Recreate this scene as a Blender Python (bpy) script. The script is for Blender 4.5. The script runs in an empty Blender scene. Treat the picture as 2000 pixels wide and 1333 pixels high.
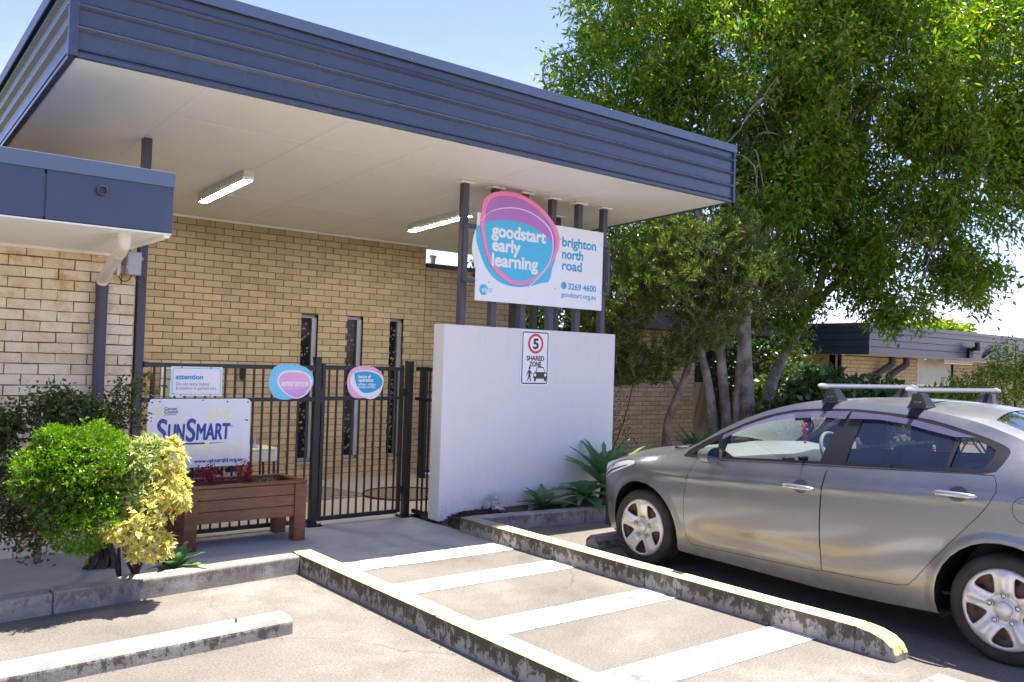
import bpy, bmesh, math, random
import numpy as np
from mathutils import Vector, Matrix
from mathutils.geometry import delaunay_2d_cdt
R = math.radians
S = bpy.context.scene
COL = S.collection
rnd = random.Random(7)
RNG = np.random.default_rng(11)

# ------------------------------------------------------------------ camera
cam_d = bpy.data.cameras.new("camera")
cam_d.sensor_width = 36.0
cam_d.lens = 30.377
cam_d.clip_start = 0.05
cam_d.clip_end = 3000
cam = bpy.data.objects.new("camera", cam_d)
COL.objects.link(cam)
yaw, pit, rol = R(38.5939), R(1.34915), R(1.77708)
fw = Vector((math.sin(yaw)*math.cos(pit), math.cos(yaw)*math.cos(pit), math.sin(pit)))
rt = Vector((math.cos(yaw), -math.sin(yaw), 0))
up = rt.cross(fw)
r2 = rt*math.cos(rol) + up*math.sin(rol)
u2 = -rt*math.sin(rol) + up*math.cos(rol)
cam.matrix_world = Matrix(((r2.x, u2.x, -fw.x, 0), (r2.y, u2.y, -fw.y, 0), (r2.z, u2.z, -fw.z, 1.68), (0, 0, 0, 1)))
S.camera = cam

# ------------------------------------------------------------------ sky, sun, exposure
SUN_DIR = Vector((0.28, -0.03, 1.0)).normalized()
world = bpy.data.worlds.new("World")
S.world = world
world.use_nodes = True
wn, wl = world.node_tree.nodes, world.node_tree.links
wn.clear()
wo = wn.new("ShaderNodeOutputWorld"); bg = wn.new("ShaderNodeBackground")
sky = wn.new("ShaderNodeTexSky")
sky.sky_type = 'NISHITA'; sky.sun_disc = False
sky.sun_elevation = math.asin(SUN_DIR.z)
sky.sun_rotation = math.atan2(SUN_DIR.x, SUN_DIR.y)
sky.altitude = 20; sky.air_density = .85; sky.dust_density = .05; sky.ozone_density = 6.0
tc = wn.new("ShaderNodeTexCoord")
mp = wn.new("ShaderNodeMapping"); mp.inputs['Scale'].default_value = (1.0, 1.0, 2.6)
cn = wn.new("ShaderNodeTexNoise"); cn.inputs['Scale'].default_value = 5.0; cn.inputs['Detail'].default_value = 7; cn.inputs['Roughness'].default_value = 0.62
cr = wn.new("ShaderNodeValToRGB")
cr.color_ramp.elements[0].position = 0.50; cr.color_ramp.elements[0].color = (0, 0, 0, 1)
cr.color_ramp.elements[1].position = 0.68; cr.color_ramp.elements[1].color = (1, 1, 1, 1)
mixc = wn.new("ShaderNodeMix"); mixc.data_type = 'RGBA'
wl.new(tc.outputs['Generated'], mp.inputs['Vector']); wl.new(mp.outputs['Vector'], cn.inputs['Vector'])
wl.new(cn.outputs['Fac'], cr.inputs['Fac'])
# clouds thicken towards the horizon
sx = wn.new("ShaderNodeSeparateXYZ"); wl.new(tc.outputs['Generated'], sx.inputs[0])
mr = wn.new("ShaderNodeMapRange"); mr.inputs['From Min'].default_value = 0.02; mr.inputs['From Max'].default_value = 0.36
mr.inputs['To Min'].default_value = .95; mr.inputs['To Max'].default_value = 0.0
wl.new(sx.outputs['Z'], mr.inputs['Value'])
mu = wn.new("ShaderNodeMath"); mu.operation = 'MULTIPLY'
wl.new(cr.outputs['Color'], mu.inputs[0]); wl.new(mr.outputs['Result'], mu.inputs[1])
wl.new(mu.outputs[0], mixc.inputs['Factor'])
wl.new(sky.outputs['Color'], mixc.inputs['A']); mixc.inputs['B'].default_value = (3.1, 3.9, 4.6, 1)
tint = wn.new("ShaderNodeMix"); tint.data_type = 'RGBA'; tint.blend_type = 'MULTIPLY'; tint.inputs['Factor'].default_value = 1.0
tint.inputs['B'].default_value = (1.15, .85, .88, 1)
wl.new(mixc.outputs['Result'], tint.inputs['A']); wl.new(tint.outputs['Result'], bg.inputs['Color'])
bg.inputs['Strength'].default_value = 0.078
wl.new(bg.outputs[0], wo.inputs[0])

sun_d = bpy.data.lights.new("sun", 'SUN'); sun_d.energy = 2.8; sun_d.angle = R(0.53); sun_d.color = (1.0, 0.955, 0.89)
sun = bpy.data.objects.new("sun", sun_d); COL.objects.link(sun)
sun.rotation_euler = SUN_DIR.to_track_quat('Z', 'Y').to_euler()
sun.location = (0, 0, 40)

S.view_settings.view_transform = 'Standard'
S.view_settings.look = 'None'
S.view_settings.exposure = 2.3
S.view_settings.gamma = 1.0
S.view_settings.use_curve_mapping = False
S.render.engine = 'CYCLES'
S.cycles.max_bounces = 10
S.cycles.diffuse_bounces = 5
S.cycles.transparent_max_bounces = 24
S.cycles.caustics_reflective = False
S.cycles.caustics_refractive = False

# ------------------------------------------------------------------ materials
def rgb(r, g, b):
    f = lambda c: (c/255/12.92 if c/255 <= .04045 else ((c/255+.055)/1.055)**2.4)
    return (f(r), f(g), f(b), 1)

class NT:
    """small helper round one material's node tree"""
    def __init__(s, name):
        s.m = bpy.data.materials.new(name); s.m.use_nodes = True
        s.n, s.l = s.m.node_tree.nodes, s.m.node_tree.links
        s.b = s.n["Principled BSDF"]; s.out = s.n["Material Output"]
    def new(s, t, **kw):
        x = s.n.new(t)
        for k, v in kw.items():
            if k in x.inputs.keys(): x.inputs[k].default_value = v
            else: setattr(x, k, v)
        return x
    def coords(s, kind='Object', scale=(1, 1, 1)):
        t = s.new("ShaderNodeTexCoord"); m = s.new("ShaderNodeMapping")
        m.inputs['Scale'].default_value = scale
        s.l.new(t.outputs[kind], m.inputs['Vector']); return m.outputs['Vector']
    def noise(s, vec, scale, detail=4, rough=.55, dist=0):
        x = s.new("ShaderNodeTexNoise", Scale=scale, Detail=detail, Roughness=rough, Distortion=dist)
        s.l.new(vec, x.inputs['Vector']); return x.outputs['Fac']
    def ramp(s, fac, p0, p1, c0=(0, 0, 0, 1), c1=(1, 1, 1, 1)):
        x = s.new("ShaderNodeValToRGB"); e = x.color_ramp.elements
        e[0].position, e[1].position = p0, p1; e[0].color, e[1].color = c0, c1
        s.l.new(fac, x.inputs['Fac']); return x.outputs['Color']
    def mix(s, fac, a, b, mode='MIX'):
        x = s.new("ShaderNodeMix"); x.data_type = 'RGBA'; x.blend_type = mode
        for k, v in (('Factor', fac), ('A', a), ('B', b)):
            i = [q for q in x.inputs if q.name == k and (q.type == ('VALUE' if k == 'Factor' else 'RGBA'))][0]
            if hasattr(v, 'is_output'): s.l.new(v, i)
            else: i.default_value = v
        return [o for o in x.outputs if o.type == 'RGBA'][0]
    def math(s, op, a, b=0.0):
        x = s.new("ShaderNodeMath"); x.operation = op
        for i, v in enumerate((a, b)):
            if hasattr(v, 'is_output'): s.l.new(v, x.inputs[i])
            else: x.inputs[i].default_value = v
        return x.outputs[0]
    def set(s, k, v):
        if hasattr(v, 'is_output'): s.l.new(v, s.b.inputs[k])
        else: s.b.inputs[k].default_value = v
    def bump(s, h, strength=.3, dist=.01):
        x = s.new("ShaderNodeBump", Strength=strength, Distance=dist)
        s.l.new(h, x.inputs['Height']); s.l.new(x.outputs[0], s.b.inputs['Normal'])

def plain(name, c, rough=.55, metal=0.0, vary=.08, scale=6, spec=.5, bump=0, coat=0, coords='Object'):
    t = NT(name); v = t.coords(coords)
    n = t.noise(v, scale, 5)
    d = tuple(x*(1-vary) for x in c[:3])+(1,); h = tuple(min(1, x*(1+vary)) for x in c[:3])+(1,)
    t.set('Base Color', t.ramp(n, .3, .7, d, h)); t.set('Roughness', rough); t.set('Metallic', metal)
    t.b.inputs['Specular IOR Level'].default_value = spec
    if coat: t.b.inputs['Coat Weight'].default_value = coat; t.b.inputs['Coat Roughness'].default_value = .06
    if bump: t.bump(t.noise(v, scale*14, 4), bump, .004)
    return t.m

def emit(name, c, s):
    t = NT(name); t.set('Base Color', c); t.set('Emission Color', c); t.set('Emission Strength', s); return t.m

def concrete(name, base, dark, light, fine=120, grit=.16, stain=.55, rough=.85, worn=0.0):
    t = NT(name); v = t.coords()
    big = t.noise(v, .55, 6, .6, .4); med = t.noise(v, 3.1, 6, .65, .3); fin = t.noise(v, fine, 3, .7); fin2 = t.noise(v, fine*.4, 2, .6)
    c = t.ramp(big, .34, .66, dark, light)
    c = t.mix(t.ramp(med, .42, .62), c, base)
    c = t.mix(t.math('MULTIPLY', t.ramp(t.noise(t.coords(scale=(1, 1.7, 1)), .9, 8, .7, 1.2), .55, .75), stain), c, dark)
    g = t.ramp(fin, .32, .68, (1-grit, 1-grit, 1-grit, 1), (1+grit, 1+grit, 1+grit, 1))
    c = t.mix(1.0, c, g, 'MULTIPLY')
    c = t.mix(t.math('MULTIPLY', t.ramp(fin2, .66, .74), .35), c, tuple(x*.45 for x in dark[:3])+(1,))
    if worn:
        chips = t.new("ShaderNodeTexVoronoi", Scale=150.0); t.l.new(v, chips.inputs['Vector'])
        c = t.mix(t.math('MULTIPLY', t.ramp(chips.outputs['Distance'], .16, .30, (1, 1, 1, 1), (0, 0, 0, 1)), t.math('MULTIPLY', t.ramp(t.noise(v, 1.6, 5, .6), .4, .65), .75)), c, tuple(x*1.75 for x in base[:3])+(1,))
        c = t.mix(t.math('MULTIPLY', t.ramp(t.noise(v, 46, 4, .7), .62, .72), .5), c, tuple(x*.5 for x in dark[:3])+(1,))
        wv = t.new("ShaderNodeVectorMath"); wv.operation = 'ADD'; nv = t.new("ShaderNodeTexNoise", Scale=2.2, Detail=5.0); t.l.new(v, nv.inputs['Vector'])
        sc_ = t.new("ShaderNodeVectorMath"); sc_.operation = 'SCALE'; sc_.inputs['Scale'].default_value = .45; t.l.new(nv.outputs['Color'], sc_.inputs[0])
        t.l.new(v, wv.inputs[0]); t.l.new(sc_.outputs[0], wv.inputs[1])
        ck = t.new("ShaderNodeTexVoronoi", Scale=.33); ck.feature = 'DISTANCE_TO_EDGE'; t.l.new(wv.outputs[0], ck.inputs['Vector'])
        crack = t.math('MULTIPLY', t.ramp(ck.outputs['Distance'], .0012, .0032, (1, 1, 1, 1), (0, 0, 0, 1)), t.math('MULTIPLY', t.ramp(t.noise(v, 1.1, 3), .45, .6), worn))
        c = t.mix(crack, c, tuple(x*.3 for x in dark[:3])+(1,))
        oil = t.math('MULTIPLY', t.ramp(t.noise(v, 5.2, 5, .62, .3), .68, .76), .5)
        c = t.mix(oil, c, tuple(x*.42 for x in dark[:3])+(1,))
    t.set('Base Color', c); t.set('Roughness', rough); t.bump(fin, .35, .004)
    t.b.inputs['Specular IOR Level'].default_value = .25
    return t.m

def kerb_mat(name, paint=None, moss=.75, more=0.0):
    """cast concrete: clean upper faces (painted if asked), mould running down the upright faces"""
    t = NT(name); v = t.coords(); vs = t.coords(scale=(8, 8, 3.2))
    geo = t.new("ShaderNodeNewGeometry"); sp = t.new("ShaderNodeSeparateXYZ"); t.l.new(geo.outputs['Normal'], sp.inputs[0])
    pz = t.new("ShaderNodeSeparateXYZ"); t.l.new(v, pz.inputs[0])
    fin = t.noise(v, 110, 3, .7)
    conc = t.mix(t.ramp(t.noise(v, 4, 6, .65), .35, .65), (.22, .20, .175, 1), (.40, .37, .325, 1))
    conc = t.mix(1.0, conc, t.ramp(fin, .3, .7, (.8, .8, .8, 1), (1.15, 1.15, 1.15, 1)), 'MULTIPLY')
    streak = t.math('ADD', t.math('MULTIPLY', t.noise(vs, 2.6, 9, .74, .5), .5), t.math('MULTIPLY', t.noise(v, 13, 8, .72, .6), .5))
    # mould densest high on the face
    hi = t.new("ShaderNodeMapRange"); t.l.new(pz.outputs['Z'], hi.inputs['Value'])
    hi.inputs['From Min'].default_value = .0; hi.inputs['From Max'].default_value = .13; hi.inputs['To Min'].default_value = -.075; hi.inputs['To Max'].default_value = .045
    mm = t.ramp(t.math('ADD', streak, hi.outputs[0]), .50-more, .54-more)
    mould = t.mix(t.noise(v, 30, 4), (.035, .028, .016, 1), (.10, .085, .055, 1))
    side = t.mix(t.math('MULTIPLY', mm, moss), conc, mould)
    topc = conc if paint is None else t.mix(t.ramp(t.noise(v, 9, 7, .7), .66, .72), paint, conc)
    if paint is None:
        topc = t.mix(t.math('MULTIPLY', t.ramp(t.noise(v, 2.2, 7, .7), .5, .72), .4), topc, (.16, .14, .115, 1))
    edge = t.math('ADD', sp.outputs['Z'], t.math('MULTIPLY', t.math('SUBTRACT', t.noise(v, 14, 5, .7), .5), .7))
    t.set('Base Color', t.mix(t.ramp(edge, .42, .5), side, topc)); t.set('Roughness', .85)
    t.b.inputs['Specular IOR Level'].default_value = .25
    t.bump(t.math('ADD', fin, t.math('MULTIPLY', t.noise(v, 22, 5), 1.5)), .5, .006)
    return t.m

def brick_mat(name, c0, c1, c2, dirt, dirt_amt, rough=.8, yellow=0.0):
    t = NT(name); v = t.coords()
    geo = t.new("ShaderNodeNewGeometry")
    rn = t.ramp(geo.outputs['Random Per Island'], 0, 1, c0, c1)
    c = t.mix(t.ramp(t.noise(v, 7, 5, .6), .4, .7), rn, c2)
    c = t.mix(1.0, c, t.ramp(t.noise(v, 160, 3, .7), .3, .7, (.86, .86, .86, 1), (1.12, 1.12, 1.12, 1)), 'MULTIPLY')
    c = t.mix(t.math('MULTIPLY', t.ramp(t.noise(v, 2.3, 7, .72, .8), .5, .78), dirt_amt), c, dirt)
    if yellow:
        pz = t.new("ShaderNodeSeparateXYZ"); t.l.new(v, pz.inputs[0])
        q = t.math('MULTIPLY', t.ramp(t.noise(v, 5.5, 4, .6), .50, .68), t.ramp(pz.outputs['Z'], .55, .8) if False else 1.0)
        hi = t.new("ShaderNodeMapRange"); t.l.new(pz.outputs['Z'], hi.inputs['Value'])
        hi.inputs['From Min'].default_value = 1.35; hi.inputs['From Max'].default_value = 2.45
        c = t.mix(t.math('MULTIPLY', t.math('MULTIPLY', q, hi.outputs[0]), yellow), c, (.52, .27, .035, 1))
    t.set('Base Color', c); t.set('Roughness', rough); t.b.inputs['Specular IOR Level'].default_value = .25
    t.bump(t.noise(v, 90, 5, .65), .25, .004)
    return t.m

def leaf_mat(name, c0, c1, c2, gloss=.35, trans=.35, edge=None):
    t = NT(name)
    geo = t.new("ShaderNodeNewGeometry")
    c = t.ramp(geo.outputs['Random Per Island'], .0, .62, c0, c1)
    x = t.ramp(geo.outputs['Random Per Island'], .72, .96)
    c = t.mix(x, c, c2)
    if edge is not None:      # variegated: the margin is pale, the middle stays green
        at = t.new("ShaderNodeAttribute"); at.attribute_name = 'rib'
        w = t.math('ADD', at.outputs['Fac'], t.math('MULTIPLY', t.math('SUBTRACT', t.noise(t.coords(), 60, 3), .5), .5))
        c = t.mix(t.ramp(w, .38, .55), edge, c)
    t.set('Base Color', c); t.set('Roughness', gloss); t.b.inputs['Specular IOR Level'].default_value = .45
    tr = t.new("ShaderNodeBsdfTranslucent"); ms = t.new("ShaderNodeMixShader", Fac=trans)
    hs = t.new("ShaderNodeHueSaturation", Saturation=1.12, Value=1.5); t.l.new(c, hs.inputs['Color']); t.l.new(hs.outputs[0], tr.inputs['Color'])
    t.l.new(t.b.outputs[0], ms.inputs[1]); t.l.new(tr.outputs[0], ms.inputs[2]); t.l.new(ms.outputs[0], t.out.inputs['Surface'])
    return t.m

def bark_mat(name, c0, c1, c2, scale=12):
    t = NT(name); v = t.coords(scale=(1, 1, .35))
    n = t.noise(v, scale, 7, .7, .6); m = t.noise(t.coords(), 4, 5, .6)
    c = t.mix(t.ramp(m, .45, .6), t.ramp(n, .35, .65, c0, c1), c2)
    t.set('Base Color', c); t.set('Roughness', .9); t.bump(n, .8, .02); t.b.inputs['Specular IOR Level'].default_value = .15
    return t.m

def glass_mat(name, tint=(.8, .88, .9, 1), rough=.0, refl=1.0):
    t = NT(name)
    g = t.new("ShaderNodeBsdfGlossy", Roughness=rough); tr = t.new("ShaderNodeBsdfTransparent", Color=tint)
    fr = t.new("ShaderNodeFresnel"); ms = t.new("ShaderNodeMixShader"); gb = t.new("ShaderNodeNewGeometry")
    t.l.new(t.math('ADD', 1.52, t.math('MULTIPLY', gb.outputs['Backfacing'], 1/1.52-1.52)), fr.inputs['IOR'])   # thin sheet: same from both sides
    t.l.new(t.math('MULTIPLY', fr.outputs[0], refl), ms.inputs[0]); t.l.new(tr.outputs[0], ms.inputs[1]); t.l.new(g.outputs[0], ms.inputs[2])
    t.l.new(ms.outputs[0], t.out.inputs['Surface']); return t.m

M = {}
M['car_park'] = concrete("car_park_concrete", (.168, .148, .122, 1), (.116, .101, .083, 1), (.245, .22, .186, 1), 75, .34, .45, .85, .45)
M['path'] = concrete("path_concrete", (.40, .395, .38, 1), (.31, .305, .295, 1), (.46, .45, .435, 1), 90, .07, .3, .7)
M['yard'] = concrete("yard_concrete", (.44, .39, .325, 1), (.36, .315, .26, 1), (.49, .44, .37, 1), 90, .06, .3, .7)
M['kerb'] = kerb_mat("plain_kerb", None, .45)
M['kerb_yellow'] = kerb_mat("yellow_topped_kerb", (.82, .66, .27, 1), .9, .035)
M['kerb_fresh'] = kerb_mat("fresh_yellow_kerb", (.83, .60, .19, 1), .8, .02)  # deeper yellow paints in the shading of the end turned from the sun
M['kerb_dark'] = kerb_mat("stained_wheel_stop", None, .8, .03)
M['earth'] = plain("earth", (.10, .075, .05, 1), .95, vary=.5, scale=14, bump=.6)
M['grass'] = plain("grass", (.07, .10, .03, 1), .95, vary=.4, scale=3, bump=.6)
M['mortar'] = plain("mortar", (.135, .095, .06, 1), .95, vary=.3, scale=18)
M['mortar_dark'] = plain("mortar_dark", (.17, .115, .075, 1), .95, vary=.4, scale=18)
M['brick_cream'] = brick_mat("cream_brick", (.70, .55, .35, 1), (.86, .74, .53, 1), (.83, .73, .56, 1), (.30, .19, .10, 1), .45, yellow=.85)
M['brick_tan'] = brick_mat("tan_brick", (.43, .32, .185, 1), (.60, .47, .29, 1), (.54, .42, .25, 1), (.30, .20, .10, 1), .3)
M['brick_gold'] = brick_mat("gold_brick", (.50, .39, .22, 1), (.60, .48, .29, 1), (.56, .44, .26, 1), (.35, .24, .10, 1), .2)
M['blue_steel'] = plain("blue_grey_steel", rgb(57, 68, 93), .36, .0, vary=.05, scale=2, spec=.55)
M['blue_steel_light'] = plain("blue_grey_capping", rgb(86, 102, 126), .42, .0, vary=.05, scale=2)
M['steel_dark'] = plain("dark_grey_paint", rgb(66, 66, 80), .45, vary=.06)
t = NT("blue_grey_cladding"); v = t.coords(); vs = t.coords(scale=(.4, 6, 6))
c = t.mix(t.ramp(t.noise(v, .8, 6, .7), .35, .7), (.050, .067, .112, 1), (.062, .078, .120, 1))
c = t.mix(t.math('MULTIPLY', t.ramp(t.noise(t.coords(scale=(7, 7, .8)), 2, 7, .75), .55, .8), .28), c, (.16, .16, .17, 1))
t.set('Base Color', c); t.set('Roughness', t.math('ADD', .17, t.math('MULTIPLY', t.noise(v, 1.5, 5), .2))); t.bump(t.noise(vs, 1.3, 3, .5), .12, .03); M['blue_clad'] = t.m
M['navy'] = plain("shaded_blue_steel", rgb(60, 70, 88), .42, vary=.05)  # shade of the side fascia put in as a darker copy of the steel
M['black_metal'] = plain("black_powdercoat", (.012, .013, .016, 1), .38, vary=.2)
t = NT("painted_soffit"); v = t.coords()
c = t.mix(t.ramp(t.noise(v, .9, 6, .65, .6), .35, .7), (.88, .865, .83, 1), (.925, .915, .89, 1))
c = t.mix(t.math('MULTIPLY', t.ramp(t.noise(t.coords(scale=(1, .35, 1)), 1.7, 7, .75, 1.2), .56, .74), .22), c, (.66, .61, .53, 1))
t.set('Base Color', c); t.set('Roughness', .6); t.bump(t.noise(v, 1.2, 3), .1, .02); M['soffit'] = t.m
M['white_pipe'] = plain("cream_pvc", (.78, .73, .65, 1), .35, vary=.03)
t = NT("white_render"); v = t.coords(); vs = t.coords(scale=(5, 5, .5)); pz = t.new("ShaderNodeSeparateXYZ"); t.l.new(v, pz.inputs[0])
c = t.mix(t.noise(v, 1.6, 6, .65, .5), (.68, .67, .645, 1), (.745, .735, .71, 1))
c = t.mix(t.math('MULTIPLY', t.ramp(t.noise(vs, 2.2, 6, .7), .52, .8), .30), c, (.52, .51, .50, 1))
lo_ = t.new("ShaderNodeMapRange"); t.l.new(pz.outputs['Z'], lo_.inputs['Value'])
for k_, q in (('From Min', .02), ('From Max', .34), ('To Min', .7), ('To Max', 0.0)): lo_.inputs[k_].default_value = q
c = t.mix(t.math('MULTIPLY', lo_.outputs[0], t.ramp(t.noise(v, 26, 7, .75), .46, .66)), c, (.42, .38, .33, 1))
sc_ = t.ramp(t.noise(t.coords(scale=(1.2, 1, 2.6)), 4.5, 6, .8, 2.5), .66, .69)
c = t.mix(t.math('MULTIPLY', sc_, .3), c, (.82, .82, .82, 1))
t.set('Base Color', c); t.set('Roughness', .6); t.bump(t.math('ADD', t.noise(v, 60, 4, .6), t.math('MULTIPLY', t.noise(t.coords(scale=(1, 1, 2)), 7, 5, .6, 1.0), 2.0)), .12, .006)
M['render_white'] = t.m
M['line_paint'] = None
t = NT("road_paint"); v = t.coords()
wear = t.ramp(t.noise(v, 8, 8, .75, .6), .54, .575)
wear = t.math('MULTIPLY', wear, t.ramp(t.noise(v, .8, 3), .38, .5))
t.set('Base Color', t.mix(wear, t.mix(t.noise(v, 90, 3), (.78, .77, .75, 1), (.88, .87, .85, 1)), (.17, .15, .13, 1))); t.set('Roughness', .8); M['line_paint'] = t.m
M['sign_white'] = plain("sign_white", (.82, .82, .84, 1), .3, vary=.015)
M['cyan'] = plain("print_cyan", rgb(64, 184, 222), .3, vary=.02)
M['cyan_deep'] = plain("print_deep_cyan", rgb(30, 160, 205), .3, vary=.02)
M['cyan_pale'] = plain("print_pale_cyan", rgb(120, 205, 235), .3, vary=.02)
M['pink'] = plain("print_pink", rgb(247, 132, 178), .3, vary=.02)
M['pink_pale'] = plain("print_pale_pink", rgb(236, 172, 212), .3, vary=.02)
M['purple'] = plain("print_purple", rgb(178, 112, 190), .3, vary=.02)
M['lilac'] = plain("print_lilac", rgb(206, 160, 216), .3, vary=.02)
M['sun_blue'] = plain("print_blue", rgb(18, 62, 150), .3, vary=.03)
M['navy_ink'] = plain("print_navy", rgb(32, 38, 92), .3, vary=.03)
M['pale_yellow'] = plain("print_faded_yellow", rgb(240, 238, 196), .3, vary=.03)
M['ink_grey'] = plain("print_grey", rgb(120, 118, 132), .4, vary=.03)
M['black'] = plain("print_black", (.014, .014, .016, 1), .35, vary=.1)
M['red'] = plain("print_red", rgb(216, 26, 44), .35, vary=.03)
M['lamp'] = emit("lit_diffuser", (1.0, .96, .90, 1), 26.0)
M['lamp_body'] = plain("lamp_body_grey", (.55, .55, .55, 1), .4)
M['plastic_grey'] = plain("grey_plastic", (.42, .44, .47, 1), .4)
M['dark_void'] = plain("dark_interior", (.012, .013, .015, 1), .6, vary=.2)
M['pane'] = plain("dark_window_pane", (.012, .014, .016, 1), .1, vary=.3, spec=.25)
M['alu'] = plain("aluminium", (.42, .43, .45, 1), .35, .6)
M['alu_bright'] = plain("bright_aluminium", (.55, .56, .58, 1), .33, .8)
t = NT("stained_timber"); v = t.coords(scale=(1.2, 14, 14))
g = t.noise(v, 3, 7, .65, 1.2)
t.set('Base Color', t.mix(t.ramp(t.noise(t.coords(), 2.5, 4), .4, .65), t.ramp(g, .3, .7, (.085, .026, .010, 1), (.23, .080, .032, 1)), t.ramp(g, .3, .7, (.14, .046, .017, 1), (.32, .115, .046, 1)))); t.set('Roughness', .34); t.bump(g, .25, .004); M['timber'] = t.m
M['leaf_tree'] = leaf_mat("tree_leaf", (.065, .14, .012, 1), (.135, .245, .02, 1), (.31, .34, .035, 1), .24, .5)
M['leaf_tree_young'] = leaf_mat("young_tree_leaf", (.13, .225, .018, 1), (.23, .33, .028, 1), (.40, .40, .05, 1), .26, .5)
M['leaf_needle'] = leaf_mat("needle_leaf", (.045, .095, .016, 1), (.095, .155, .022, 1), (.32, .36, .06, 1), .45, .4)
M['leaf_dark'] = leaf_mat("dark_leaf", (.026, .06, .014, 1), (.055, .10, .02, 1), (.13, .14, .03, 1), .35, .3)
M['leaf_glossy'] = leaf_mat("glossy_leaf", (.022, .062, .022, 1), (.055, .12, .03, 1), (.14, .20, .035, 1), .22, .3)
M['leaf_bright'] = leaf_mat("clipped_leaf", (.06, .17, .006, 1), (.13, .28, .008, 1), (.26, .36, .02, 1), .3, .4)
M['leaf_var'] = leaf_mat("variegated_leaf", (.07, .17, .02, 1), (.12, .24, .03, 1), (.2, .3, .05, 1), .35, .4, edge=(.50, .52, .20, 1))
M['leaf_yellow'] = leaf_mat("yellow_leaf", (.28, .36, .06, 1), (.42, .46, .10, 1), (.36, .42, .10, 1), .4, .35, edge=(.82, .68, .22, 1))
M['leaf_agave'] = leaf_mat("agave_leaf", (.085, .18, .075, 1), (.12, .23, .09, 1), (.19, .28, .09, 1), .36, .25)
M['leaf_lime'] = leaf_mat("lime_leaf", (.10, .19, .02, 1), (.19, .28, .03, 1), (.32, .34, .06, 1), .25, .4)
M['flower'] = leaf_mat("crimson_flower", (.20, .004, .03, 1), (.36, .012, .06, 1), (.25, .02, .06, 1), .6, .3)
M['bark'] = bark_mat("grey_bark", (.12, .095, .072, 1), (.28, .235, .19, 1), (.36, .32, .27, 1))
M['bark_dark'] = bark_mat("dark_bark", (.035, .025, .018, 1), (.11, .085, .06, 1), (.13, .10, .075, 1), 20)
M['bark_red'] = bark_mat("papery_bark", (.10, .07, .05, 1), (.24, .18, .13, 1), (.34, .24, .16, 1), 18)
M['bark_chip'] = plain("bark_mulch", (.075, .043, .025, 1), .95, vary=.6, scale=40, bump=.8)
M['stone'] = plain("weathered_stone", (.45, .45, .44, 1), .85, vary=.25, scale=25, bump=.5)
M['slate'] = plain("slate_grey_steel", rgb(66, 74, 88), .3, vary=.05, scale=2)
M['rust'] = plain("rust", (.12, .06, .035, 1), .8, vary=.3, scale=30)

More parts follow.
